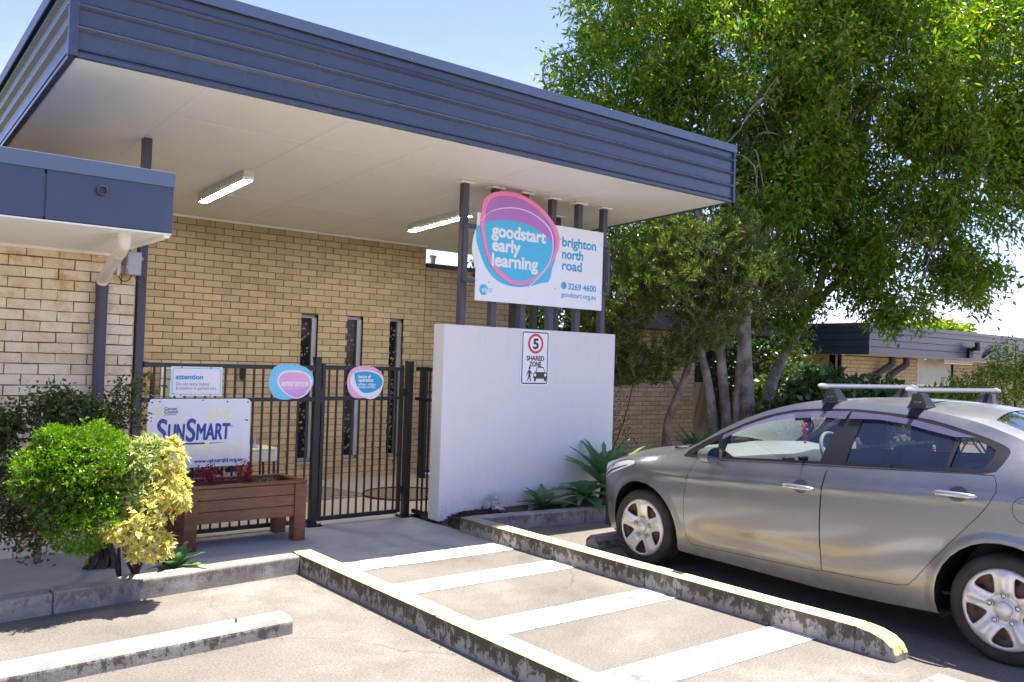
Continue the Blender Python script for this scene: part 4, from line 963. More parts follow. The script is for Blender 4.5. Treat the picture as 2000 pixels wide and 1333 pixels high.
t = plate('fence_sign', 'rounded light blue entrance sign with a pink centre on the fence', shift(spline(EN1, 8), 3.3, 1.2), (3.55, YF, 1.42), m='cyan_pale')
decal('inner_field', shift(spline(EN2, 8), 3.3, 1.2), YF-.0008, M['sign_white'], t)
decal('inner_field', shift(spline(EN3, 8), 3.3, 1.2), YF-.0014, M['pink_pale'], t)
lo = [(.172, .135), (.25, .140), (.35, .150), (.436, .175), (.39, .098), (.318, .067), (.237, .087), (.185, .128)]
decal('inner_field', shift(lo, 3.3, 1.2), YF-.002, M['lilac'], t)
text('lettering', "entrance", .083, 3.452, YF-.0026, 1.378, M['sign_white'], t, .272, .0034)
dots(shift([(.17, .375), (.22, .378), (.28, .377), (.34, .372), (.05, .12), (.20, .06), (.24, .062), (.3, .08), (.455, .25)], 3.3, 1.2), YF-.001, .004).build('screw', M['black'], t)
t = plate('gate_sign', 'rounded pink hours sign with a blue centre on the gate', shift(spline(HO1, 8), 4.1, 1.2), (4.36, YF, 1.42), m='pink_pale')
decal('inner_field', shift(spline(HO2, 8), 4.1, 1.2), YF-.0008, M['sign_white'], t)
decal('inner_field', shift(spline(HO3, 8), 4.1, 1.2), YF-.0014, M['cyan_deep'], t)
for s, z, w, b, h in (("hours of", .268, .140, .0018, .05), ("operation", .232, .169, .0018, .05), ("6:30am - 6:30pm", .195, .201, .0008, .03), ("monday to friday", .168, .201, .0008, .03)):
    text('lettering', s, h, 4.273, YF-.002, 1.2+z-.006, M['sign_white'], t, w, b)
dots(shift([(.2, .375), (.245, .374), (.31, .372), (.40, .33), (.095, .33), (.095, .1), (.17, .07), (.21, .07), (.255, .07), (.335, .068)], 4.1, 1.2), YF-.001, .004).build('screw', M['black'], t)

# ================================================================== planter
pl = thing('planter_box', 'stained timber planter box on legs with crimson flowers, by the fence', 'planter', (2.95, 7.56, 0))
for k in range(3):
    z = .225+k*.098
    MB().box(2.495, 3.40, 7.318, 7.345, z, z+.095).build('front_plank', M['timber'], pl, bevel=.004)
    MB().box(2.495, 3.40, 7.775, 7.80, z, z+.095).build('back_plank', M['timber'], pl, bevel=.004)
    MB().box(2.42, 2.445, 7.395, 7.735, z, z+.095).build('end_plank', M['timber'], pl, bevel=.004)
    MB().box(3.465, 3.49, 7.395, 7.735, z, z+.095).build('end_plank', M['timber'], pl, bevel=.004)
for x in (2.405, 3.385):
    for y in (7.303, 7.725):
        MB().box(x, x+.11, y, y+.03, .003, .52).box(x, x+.03, y+.0305, y+.11, .003, .52).box(x+.031, x+.109, y+.0305, y+.108, .003, .519).build('leg', M['timber'], pl, bevel=.004)
MB().box(2.40, 3.50, 7.298, 7.375, .521, .545).box(2.40, 3.50, 7.775, 7.842, .521, .545).box(2.40, 2.475, 7.3755, 7.7745, .521, .544).box(3.425, 3.50, 7.3755, 7.7745, .521, .544).build('top_rim', M['timber'], pl, bevel=.005)
MB().box(2.47, 3.44, 7.35, 7.77, .25, .47).build('soil', plain('dark_potting_soil', (.05, .045, .05, 1), .95, vary=.4, scale=30, bump=.6), pl)
def flower_clump(x, y, z0, n, h, label):
    t = thing('flower_clump', label, 'flowers', (x, y, z0), 'crimson flowers in the planter')
    st = MB(); P = []; D = []
    for _ in range(n):
        a = rnd.uniform(0, 6.28); r = rnd.uniform(0, .10); zz = h*rnd.uniform(.35, 1)
        tip = Vector((x+r*math.cos(a)*1.5, y+r*math.sin(a)*.8, z0+zz))
        st.tube([(x+rnd.uniform(-.02, .02), y, z0-.02), (x+r*.5*math.cos(a), y+r*.4*math.sin(a), z0+zz*.5), tip], [.004, .003, .002], 5)
        for _ in range(55):
            q = np.array(tip)+RNG.normal(0, 1, 3)*np.array([.017, .017, .034]); P.append(q); D.append(RNG.normal(size=3)+np.array([0, 0, .4]))
    st.build('stem', M['bark_red'], t)
    leaf_mesh('petals', P, D, RNG.uniform(.012, .028, len(P)), RNG.uniform(.006, .012, len(P)), M['flower'], t)
flower_clump(2.70, 7.50, .47, 15, .20, 'larger crimson flower clump on the left of the planter')
flower_clump(3.02, 7.55, .47, 11, .20, 'smaller crimson flower clump right of the middle of the planter')
P = np.array([[3.16, 7.55, .49]]*60)+RNG.normal(0, 1, (60, 3))*np.array([.06, .05, .03])
o = leaf_mesh('green_sprig', P, rand_dirs(60, (0, 0, .6)), RNG.uniform(.03, .06, 60), .025, M['leaf_agave']); tag(o, 'small green sprig on the right in the planter soil', 'plant')

# ================================================================== statue
st = thing('statue', 'small weathered stone cherub figurine at the foot of the white wall', 'statue', (5.56, 7.2, .11))
cx, cy, cz = 5.565, 7.2, .105
mb = MB()
mb.blob((cx+.045, cy, cz+.022), .05, 14, (1.2, .8, .5)).blob((cx+.02, cy, cz+.075), .042, 14, (1, .8, 1.2)).blob((cx+.018, cy-.012, cz+.143), .034, 16, (.95, .95, 1.05))
mb.tube([(cx+.035, cy-.02, cz+.095), (cx+.075, cy-.035, cz+.062), (cx+.03, cy-.04, cz+.11)], [.014, .012, .009], 8)
mb.tube([(cx+.03, cy-.02, cz+.05), (cx+.085, cy-.035, cz+.055), (cx+.105, cy-.03, cz+.01)], [.021, .017, .011], 8)
mb.tube([(cx+.0, cy-.02, cz+.035), (cx+.05, cy-.05, cz+.025), (cx+.115, cy-.045, cz+.006)], [.021, .017, .011], 8)
for k in range(16): mb.blob((cx+.018+.028*math.cos(k*2.4), cy-.005+.024*math.sin(k*2.4), cz+.158+.012*math.cos(k*1.7)), .013, 8)
mb.blob((cx+.017, cy-.046, cz+.14), .006, 8)
b = mb.build('body', M['stone'], st, smooth=True)
rmod = b.modifiers.new('remesh', 'REMESH'); rmod.mode = 'VOXEL'; rmod.voxel_size = .0045; rmod.use_smooth_shade = True
wing = MB()
for k in range(9):
    a = R(100+k*17); L = .10-.004*abs(k-4)
    wing.tube([(cx-.012, cy+.015, cz+.09), (cx-.012+L*.6*math.cos(a), cy+.02, cz+.09+L*.6*math.sin(a)), (cx-.012+L*math.cos(a), cy+.024, cz+.09+L*math.sin(a))], [.008, .015, .007], 8, flat=.45)
wing.build('wing', M['stone'], st, smooth=True)
# ================================================================== the parked car
XH, Y0, VC = 5.44, 4.998, -.885
_zt = [.10, .22, .30, .40, .52, .66, .78, .86, .92, .96, 1.10, 1.25, 1.36, 1.42, 1.50, 1.6]
_vt = [-.075, -.015, .008, .022, .036, .046, .044, .030, .002, -.020, -.092, -.175, -.245, -.295, -.375, -.48]
_zd = np.linspace(.1, 1.6, 301); _vd = np.interp(_zd, _zt, _vt)
_k = np.exp(-.5*(np.arange(-12, 13)/5.0)**2); _k /= _k.sum()
_vd = np.convolve(np.pad(_vd, 12, mode='edge'), _k, 'valid')
def sm(a, b, x):
    t = np.clip((x-a)/(b-a), 0, 1); return t*t*(3-2*t)
def fside(u, z):
    """half-width surface of the flank: how far out it stands at length u and height z"""
    u = np.asarray(u, float); z = np.asarray(z, float)
    zz = z-.0625*(np.clip(u, -.9, 3.2)-.43)*sm(.45, .9, z)*(1-sm(1.05, 1.35, z))
    v = np.interp(zz, _zd, _vd)
    v = v-.16*np.clip((.25-u)/.9, 0, 2)**2.2-.12*np.clip((u-2.7)/.9, 0, 2)**2-.06*np.clip((.1-u)/.6, 0, 3)**3
    zc = .395+.02*np.clip(u-.5, 0, 2)+.15*sm(1.75, 2.5, u)
    v = v-.010*np.exp(-((z-zc)/.065)**2)*sm(.5, .8, u)*(1-sm(2.45, 2.75, u))
    v = v+.010*np.exp(-((zz-.80)/.025)**2)*sm(-.2, .4, u)
    for c in (.0, 2.855):
        r = np.hypot(u-c, z-.315); v = v+.016*(1-sm(.40, .47, r))*(z > .2)
    return v
def W(u, v, z): return (XH-v, Y0-u, z)
RAIL = np.array([(-.95, .69), (-.72, .69), (-.5, .785), (-.373, .838), (-.19, .882), (-.10, .892), (.15, .937), (.40, .992), (.55, 1.09), (.723, 1.213), (.904, 1.308), (1.12, 1.393), (1.265, 1.428), (1.435, 1.448), (1.74, 1.463), (2.0, 1.458), (2.2, 1.445), (2.431, 1.415), (2.6, 1.385), (2.8, 1.325), (3.0, 1.255), (3.2, 1.185), (3.4, 1.135), (3.8, 1.09)])
CEN = np.array([(-1.0, .72), (-.95, .745), (-.79, .832), (-.52, .910), (-.4, .934), (0, .995), (.15, 1.025), (.30, 1.085), (.5, 1.18), (.75, 1.29), (1.0, 1.395), (1.2, 1.452), (1.5, 1.487), (1.8, 1.503), (2.1, 1.502), (2.35, 1.49), (2.6, 1.462), (2.85, 1.375), (3.1, 1.265), (3.25, 1.215), (3.45, 1.19), (3.8, 1.15)])
def smooth_tab(T):
    x = np.linspace(T[0, 0], T[-1, 0], 400); y = np.interp(x, T[:, 0], T[:, 1])
    k = np.exp(-.5*(np.arange(-14, 15)/5.0)**2); k /= k.sum()
    p = np.concatenate([y[0]+(y[0]-y[1:15][::-1])*1, y, y[-1]+(y[-1]-y[-15:-1][::-1])*1])
    return x, np.convolve(p, k, 'valid')
_rx, _ry = smooth_tab(RAIL); _cx, _cy = smooth_tab(CEN)
rail = lambda u: np.interp(np.maximum(u, -.72), _rx, _ry)
cen = lambda u: np.interp(u, _cx, _cy)
def top(u, s):
    u, s = np.broadcast_arrays(np.asarray(u, float), np.asarray(s, float))
    zr = rail(u); vr = fside(np.maximum(u, -.72), zr)
    return VC+s*(vr-VC), zr+(cen(u)-zr)*(1-np.abs(s)**2.3)

def inside(poly, pts):
    x, y = pts[:, 0], pts[:, 1]; c = np.zeros(len(pts), bool); P = np.asarray(poly); n = len(P)
    for i in range(n):
        (x0, y0), (x1, y1) = P[i-1], P[i]
        if y0 == y1: continue
        c ^= ((y0 > y) != (y1 > y)) & (x < (x1-x0)*(y-y0)/(y1-y0)+x0)
    return c
def dense(poly, h):
    out = []
    for i in range(len(poly)):
        a, b = np.array(poly[i]), np.array(poly[(i+1) % len(poly)]); n = max(1, int(np.ceil(np.linalg.norm(b-a)/h)))
        out += [tuple(a+(b-a)*k/n) for k in range(n)]
    return out
def fill(poly, holes=(), h=.03):
    """triangulated 2-D region with an even interior grid"""
    loops = [dense(p, h) for p in [poly]+list(holes)]; V = []; E_ = []
    for L in loops:
        b = len(V); V += L; E_ += [(b+i, b+(i+1) % len(L)) for i in range(len(L))]
    P = np.array(poly); lo, hi = P.min(0), P.max(0)
    g = np.array([(x+(h*.5 if j % 2 else 0), y) for j, y in enumerate(np.arange(lo[1]+h*.4, hi[1], h*.87)) for x in np.arange(lo[0]+h*.4, hi[0], h)])
    if len(g):
        k = inside(poly, g)
        for q in holes: k &= ~inside(q, g)
        g = g[k]; bd = np.array(V)
        if len(g):
            d = np.min(np.hypot(g[:, None, 0]-bd[None, :, 0], g[:, None, 1]-bd[None, :, 1]), 1); g = g[d > h*.45]
        V = V+[tuple(q) for q in g]
    r = delaunay_2d_cdt([Vector(v) for v in V], E_, [], 0, 1e-6)
    v2 = np.array([tuple(v) for v in r[0]]); f = [t for t in r[2]]
    c = np.array([v2[list(t)].mean(0) for t in f]); k = inside(poly, c)
    for q in holes: k &= ~inside(q, c)
    return v2, [t for t, ok in zip(f, k) if ok]
def shrink(poly, d):
    P = np.array(poly); n = len(P); A = .5*sum(P[i-1][0]*P[i][1]-P[i][0]*P[i-1][1] for i in range(n)); out = []
    for i in range(n):
        t = P[(i+1) % n]-P[i-1]; t = t/np.linalg.norm(t); nrm = np.array([-t[1], t[0]])*(1 if A > 0 else -1)
        out.append(tuple(P[i]+nrm*d))
    return out
def flank(name, poly, holes, m, parent, off=0.0, side=1, h=.03, smooth='all', offz=None):
    v2, f = fill(poly, holes, h); u, z = v2[:, 0], v2[:, 1]
    v = fside(u, z)+(off if offz is None else offz(u, z))
    if side < 0: v = 2*VC-v
    mb = MB(); mb.add([W(a, b, c) for a, b, c in zip(u, v, z)], f)
    o = mb.build(name, m, parent, smooth=smooth, away=W(1.4, VC, .7))
    g = (lambda a, b: fside(a, b)) if offz is None else (lambda a, b: fside(a, b)+offz(a, b))
    e = .004; vu = (g(u+e, z)-g(u-e, z))/(2*e); vz = (g(u, z+e)-g(u, z-e))/(2*e)
    N = np.stack([-np.ones_like(vu)*(1 if side > 0 else -1), vu, -vz], 1); N /= np.linalg.norm(N, axis=1, keepdims=True)
    o.data.normals_split_custom_set_from_vertices([tuple(q) for q in N])
    return o
def patch(name, fu0, fu1, s0, s1, m, parent, nu=24, ns=30, lift=0.0):
    mb = MB(); vs = []
    for i in range(nu+1):
        for j in range(ns+1):
            s = s0+(s1-s0)*j/ns; u = fu0(s)+(fu1(s)-fu0(s))*i/nu
            v, z = top(u, s); vs.append(W(u, float(v), float(z)+lift))
    w = ns+1
    mb.add(vs, [(i*w+j, i*w+j+1, (i+1)*w+j+1, (i+1)*w+j) for i in range(nu) for j in range(ns)])
    return mb.build(name, m, parent, smooth='all', away=W(1.4, VC, .4))

t = NT("car_paint"); v = t.coords()
fl = t.noise(v, 900, 2, .5); dust = t.ramp(t.noise(v, 3, 6, .7), .45, .8)
pz = t.new("ShaderNodeSeparateXYZ"); t.l.new(v, pz.inputs[0])
lowd = t.new("ShaderNodeMapRange"); t.l.new(pz.outputs['Z'], lowd.inputs['Value'])
for k_, q in (('From Min', .16), ('From Max', .42), ('To Min', .75), ('To Max', 0.0)): lowd.inputs[k_].default_value = q
dirt = t.math('MULTIPLY', t.math('ADD', t.noise(v, 14, 6, .7), .15), lowd.outputs[0])
c = t.ramp(fl, .35, .65, (.165, .164, .17, 1), (.235, .233, .242, 1))
c = t.mix(t.math('MULTIPLY', dust, .12), c, (.40, .36, .31, 1))
c = t.mix(dirt, c, (.42, .37, .31, 1))
t.set('Base Color', c); t.set('Metallic', t.math('SUBTRACT', .72, dirt)); t.set('Roughness', t.math('ADD', .36, t.math('MULTIPLY', dust, .12)))
t.b.inputs['Coat Weight'].default_value = .5; t.b.inputs['Coat Roughness'].default_value = .10
M['paint'] = t.m
M['car_glass'] = glass_mat("car_glass", (.90, .95, .96, 1), 0.0, 2.3)
M['visor'] = None
t = NT("smoked_visor"); g = t.new("ShaderNodeBsdfPrincipled"); tr = t.new("ShaderNodeBsdfTransparent", Color=(.36, .33, .46, 1)); ms = t.new("ShaderNodeMixShader", Fac=.42)
t.set('Base Color', (.17, .155, .27, 1)); t.set('Roughness', .12)
t.l.new(tr.outputs[0], ms.inputs[1]); t.l.new(t.b.outputs[0], ms.inputs[2]); t.l.new(ms.outputs[0], t.out.inputs['Surface']); M['visor'] = t.m
M['trim'] = plain("black_trim", (.012, .012, .014, 1), .4, vary=.1, spec=.3)
M['rubber'] = plain("tyre_rubber", (.035, .031, .027, 1), .8, vary=.35, scale=9, spec=.25)
M['hubcap'] = plain("silver_hubcap", (.62, .59, .54, 1), .38, .35, vary=.1, scale=9)
M['chrome'] = plain("satin_chrome", (.70, .69, .67, 1), .16, .95, vary=.03)
M['lens'] = plain("headlight_lens", (.80, .80, .77, 1), .12, .1, vary=.1, coat=1)
M['bar_grey'] = plain('brushed_bar', (.27, .275, .285, 1), .42, .55, vary=.05)
M['recess'] = plain('recess_grey', (.075, .073, .078, 1), .3, .5)
M['handle'] = plain('satin_silver', (.42, .41, .42, 1), .27, .8, vary=.04)
M['dash'] = plain("dash_plastic", (.15, .16, .155, 1), .6, vary=.06)
M['seat'] = plain("seat_fabric", (.035, .036, .042, 1), .95, vary=.25, scale=40)

car = thing('parked_car', 'grey sedan with roof bars parked beside the yellow kerb', 'car', W(1.4, VC, 0))
DOOR_F = [(.557, .955), (.538, .887), (.514, .805), (.493, .722), (.481, .631), (.474, .514), (.478, .397), (.495, .328), (.52, .291), (.55, .276), (1.1, .285), (1.655, .297), (1.683, .306), (1.676, .467), (1.679, .647), (1.687, .825), (1.70, .968), (1.712, 1.030), (1.2, .997)]
DOOR_R = [(1.712, 1.030), (1.70, .968), (1.687, .825), (1.679, .647), (1.676, .467), (1.683, .306), (2.019, .317), (2.220, .327), (2.269, .336), (2.301, .352), (2.345, .399), (2.45, .532), (2.55, .650), (2.642, .754), (2.727, .853), (2.785, .935), (2.812, 1.0), (2.806, 1.05), (2.782, 1.094), (2.3, 1.066)]
DLO = [(.419, .967), (.462, 1.018), (.58, 1.092), (.723, 1.171), (.904, 1.265), (1.0, 1.307), (1.12, 1.347), (1.265, 1.383), (1.435, 1.402), (1.6, 1.412), (1.74, 1.417), (1.922, 1.412), (2.114, 1.402), (2.305, 1.379), (2.431, 1.354), (2.55, 1.327), (2.664, 1.299), (2.765, 1.268), (2.806, 1.250), (2.825, 1.228), (2.820, 1.196), (2.805, 1.152), (2.782, 1.112), (2.740, 1.099), (2.3, 1.072), (1.712, 1.036), (1.2, 1.004), (.557, .962), (.43, .957)]
G_Q1 = [(.50, .982), (.60, 1.05), (.715, 1.118), (.735, .992)]
G_F = [(.80, .994), (.806, 1.09), (.815, 1.165), (.904, 1.232), (1.0, 1.277), (1.12, 1.318), (1.265, 1.356), (1.435, 1.375), (1.664, 1.388), (1.645, 1.2), (1.629, 1.050), (1.2, 1.022)]
G_R = [(1.818, 1.062), (1.82, 1.385), (1.922, 1.385), (2.114, 1.375), (2.305, 1.352), (2.431, 1.325), (2.487, 1.311), (2.484, 1.103)]
G_Q2 = [(2.511, 1.108), (2.513, 1.302), (2.60, 1.281), (2.70, 1.250), (2.739, 1.232), (2.741, 1.195), (2.727, 1.158), (2.708, 1.125), (2.68, 1.116)]
def arc(c, r, a0, a1, n=18): return [(c+r*math.cos(R(a0+(a1-a0)*k/n)), .315+r*math.sin(R(a0+(a1-a0)*k/n))) for k in range(n+1)]
us = np.concatenate([np.linspace(-.72, .40, 16), np.linspace(.5, 2.7, 30), np.linspace(2.8, 3.58, 10)])
BODY = [(-.72, .24), (-.60, .20)]+arc(.015, .395, 197, -17)+[(.42, .195), (.52, .195), (1.05, .183), (1.63, .172), (2.145, .185), (2.42, .205)]+arc(2.855, .395, 196, -14)+[(3.30, .24), (3.58, .27)]+[(float(u), float(rail(u))) for u in us[::-1]]
LAMP_F = [(-.715, .605), (-.60, .655), (-.454, .715), (-.171, .808), (-.09, .845), (-.10, .868), (-.19, .862), (-.30, .835), (-.373, .815), (-.494, .765), (-.60, .715), (-.715, .66)]
for side in (1, -1):
    flank('body_side', BODY, [DLO, DOOR_F, DOOR_R], M['paint'], car, 0, side)
    d = flank('front_door', shrink(DOOR_F, .0042), [], M['paint'], car, 0, side)
    HB = lambda u, z: (lambda q: q)(fside(u, z))
    for nm, door, (hu, hz), tilt in (('front_door', d, (1.515, .862), 0), ('rear_door', None, (2.585, .958), 0)):
        if nm == 'rear_door': door = flank('rear_door', shrink(DOOR_R, .0042), [], M['paint'], car, 0, side)
        v0 = float(fside(hu, hz)); sg_ = 1 if side > 0 else -1
        P = lambda u, v, z: W(u, v if side > 0 else 2*VC-v, z)
        flank('handle_recess', [(hu+.012+.060*math.cos(R(a)), hz+.004+.047*math.sin(R(a))) for a in range(0, 360, 15)], [], M['recess'], door, .0012, side, .02)  # flat dark ellipse: the hollow's shade is put into its colour
        pts = [P(hu+dx, v0+o_, hz+dz) for dx, o_, dz in ((-.125, .012, -.004), (-.10, .024, -.001), (-.04, .036, .002), (.03, .036, .003), (.09, .026, .002), (.128, .012, .001))]
        MB().tube(open_spline(pts, 5), [.006]+[.012]*4+[.019]*16+[.014]*3+[.010]+[.006], 12, flat=.9).build('handle', M['handle'], door, smooth=True)
    flank('door_shadow_gap', [(.46, .262), (1.69, .288), (2.25, .315), (2.33, .345), (2.83, 1.0), (2.79, 1.098), (1.7, 1.03), (.53, .96), (.45, .5)], [], M['dark_void'], car, -.018, side, .06)
    tr_ = flank('window_trim', DLO, [G_Q1, G_F, G_R, G_Q2], M['trim'], car, -.002, side)
    bl = flank('belt_strip', [(.50, .960), (1.2, 1.004), (1.712, 1.036), (2.3, 1.072), (2.74, 1.099), (2.70, 1.106), (2.3, 1.083), (1.712, 1.047), (1.2, 1.015), (.50, .971)], [], M['alu'] if False else M['trim'], car, .004, side, .04)
    for nm, g in (('quarter_window', G_Q1), ('front_window', G_F), ('rear_window', G_R), ('quarter_window', G_Q2)):
        flank(nm, g, [], M['car_glass'], car, -.012, side)
    for v_ in ([(.752, 1.122), (.853, 1.182), (.998, 1.251), (1.146, 1.294), (1.294, 1.325), (1.518, 1.348), (1.705, 1.346), (1.708, 1.400), (1.444, 1.386), (1.275, 1.364), (1.13, 1.329), (.914, 1.243), (.745, 1.158)],
               [(1.730, 1.352), (1.946, 1.360), (2.14, 1.345), (2.329, 1.313), (2.476, 1.290), (2.604, 1.297), (2.495, 1.318), (2.373, 1.345), (2.183, 1.375), (1.99, 1.392), (1.728, 1.400)]):
        flank('weather_shield', v_, [], M['visor'], car, 0, side, .025, offz=lambda u, z: .004+.28*np.clip(np.interp(u, [p[0] for p in DLO[:19]], [p[1] for p in DLO[:19]])-z, 0, .09))
    lp = flank('headlight', LAMP_F, [], M['lens'], car, .006, side, .025)
    flank('lamp_divider', [(-.60, .668), (-.42, .742), (-.20, .815), (-.19, .825), (-.43, .757), (-.61, .69)], [], M['trim'], lp, .0085, side, .025)
    flank('lamp_divider', [(-.53, .70), (-.515, .70), (-.40, .80), (-.415, .80)], [], M['trim'], lp, .0085, side, .025)
    flank('indicator_mark', [(-.56, .40), (-.53, .41), (-.545, .445), (-.565, .43)], [], plain('amber', (.6, .3, .04, 1), .3), car, .003, side, .02)
    if side > 0: pass
    # wheel-house linings
    for c in (.015, 2.855):
        mb = MB(); a = arc(c, .405, 200, -20, 24); vo = fside(np.array([p[0] for p in a]), np.array([p[1] for p in a]))-.01
        vs = []
        for (u, z), v_ in zip(a, vo):
            for q in (v_, v_-.12, v_-.36):
                vs.append(W(u, q if side > 0 else 2*VC-q, z))
        mb.add(vs, [(i*3+j, i*3+j+1, i*3+j+4, i*3+j+3) for i in range(24) for j in range(2)])
        mb.add([vs[i*3+2] for i in range(25)], [tuple(range(25))])
        mb.build('wheel_liner', M['trim'], car, smooth=True)
# sill flap, fuel door
rg = [(2.965+.062*math.cos(R(a)), .918+.075*math.sin(R(a))) for a in range(0, 360, 15)]; rg2 = [(2.965+.058*math.cos(R(a)), .918+.071*math.sin(R(a))) for a in range(0, 360, 15)]
flank('fuel_flap', rg, [], M['dark_void'], car, .0008, 1, .02); flank('fuel_flap', rg2, [], M['paint'], car, .0014, 1, .02)
flank('mud_flap', [(2.40, .205), (2.47, .20), (2.462, .155), (2.43, .165)], [], M['trim'], car, -.03, 1, .02)
# body top
fr = lambda s: -.72-.235*(1-abs(s)**2.6)
re_ = lambda s: 3.58+.17*(1-abs(s)**2.6)
ub = lambda s: .12+.30*abs(s)**2.2
uh = lambda s: 1.04+.16*s*s
uq = lambda s: 2.60+.06*s*s
ut = lambda s: 3.20+.02*s*s
patch('bonnet', fr, lambda s: ub(s)-.004, -1, 1, M['paint'], car, 30, 30)
patch('windscreen', ub, uh, -.925, .925, M['car_glass'], car, 20, 28, -.004)
patch('roof', uh, uq, -1, 1, M['paint'], car, 34, 36)
for a, b in ((-1, -.92), (.92, 1)):
    patch('windscreen_pillar', ub, uh, a, b, M['paint'], car, 22, 5)
for a, b in ((-1, -.80), (.80, 1)):
    patch('rear_pillar', uq, ut, a, b, M['paint'], car, 20, 8)
patch('rear_screen', uq, ut, -.80, .80, M['car_glass'], car, 18, 24, -.004)
patch('boot_lid', ut, re_, -1, 1, M['paint'], car, 12, 30)
def endcap(name, sgn):
    mb = MB(); n, mz = 36, 14; vs = []
    for j in range(n+1):
        s = -1+2*j/n; u0 = fr(s) if sgn < 0 else re_(s); zt = float(top(u0, s)[1]); zb_ = .24
        for i in range(mz+1):
            q = i/mz; z = zb_+(zt-zb_)*q; bl_ = (1-abs(s)**2.6)
            uu = u0+sgn*(.05*math.sin(math.pi*q)**.7*bl_)
            ve = float(fside(-.72 if sgn < 0 else 3.58, z)); vs.append(W(uu, VC+s*(ve-VC), z))
    w = mz+1
    mb.add(vs, [(j*w+i, j*w+i+1, (j+1)*w+i+1, (j+1)*w+i) for j in range(n) for i in range(mz)])
    return mb.build(name, M['paint'], car, smooth='all', away=W(1.4, VC, .5))
fbp = endcap('front_bumper', -1); rbp = endcap('rear_bumper', 1)
def bx(name, u0, u1, v0, v1, z0, z1, m, parent, bevel=0):
    return MB().box(XH-v1, XH-v0, Y0-u1, Y0-u0, z0, z1).build(name, m, parent, bevel=bevel)
bx('grille', -.99, -.93, VC-.28, VC+.28, .58, .66, M['trim'], fbp, .01)
bx('air_intake', -1.0, -.95, VC-.2, VC+.2, .28, .42, M['trim'], fbp, .02)
bx('number_plate', 3.79, 3.81, VC-.19, VC+.19, .60, .70, M['sign_white'], rbp, .004)
for s_ in (-1, 1): flank('tail_light', [(3.30, .93), (3.57, .86), (3.575, 1.01), (3.48, 1.04), (3.34, 1.0)], [], M['red'], car, .004, s_, .03)
bx('underbody', -.75, 3.6, VC-.56, VC+.56, .19, .46, M['dark_void'], car); bx('underbody', .45, 2.42, VC-.85, VC+.85, .19, .30, M['dark_void'], car)
bx('wiper_cowl', .1, .3, VC-.6, VC+.6, .96, 1.0, M['trim'], car)
# mirrors
for side in (1, -1):
    P = lambda u, v, z: W(u, v if side > 0 else 2*VC-v, z)
    mb = MB(); n = 24; prof = []
    mb2 = []
    for i in range(9):
        q = i/8; r = (1-(1-q)**2.2)**.5
        for k in range(n):
            a = 2*math.pi*k/n; ca, sa = math.cos(a), math.sin(a)
            e = .75; dv = .088*math.copysign(abs(ca)**e, ca)*(.55+.45*r); dz = .060*math.copysign(abs(sa)**e, sa)*(.5+.5*r)
            if i == 0: dv *= .3; dz *= .3
            mb2.append(P(.70+.125*q, .105+dv, 1.012+dz-.012*(dv/.1)))
    mb.add(mb2, [(i*n+k, i*n+(k+1) % n, (i+1)*n+(k+1) % n, (i+1)*n+k) for i in range(8) for k in range(n)]+[tuple(range(n))])
    mr_ = mb.build('side_mirror', M['paint'], car, smooth=True)
    mg = MB(); c_ = mb2[8*n:9*n]; mg.add([(p[0], p[1]+.012, p[2]) for p in c_], [tuple(range(n))]); mg.build('mirror_glass', plain('mirror_glass', (.5, .52, .55, 1), .03, 1.0, vary=.02), mr_)
    MB().tube([P(.745, .045, .975), P(.755, -.03, .97)], [.03, .038], 10, flat=.6).build('mirror_stalk', M['trim'], mr_, smooth=True)
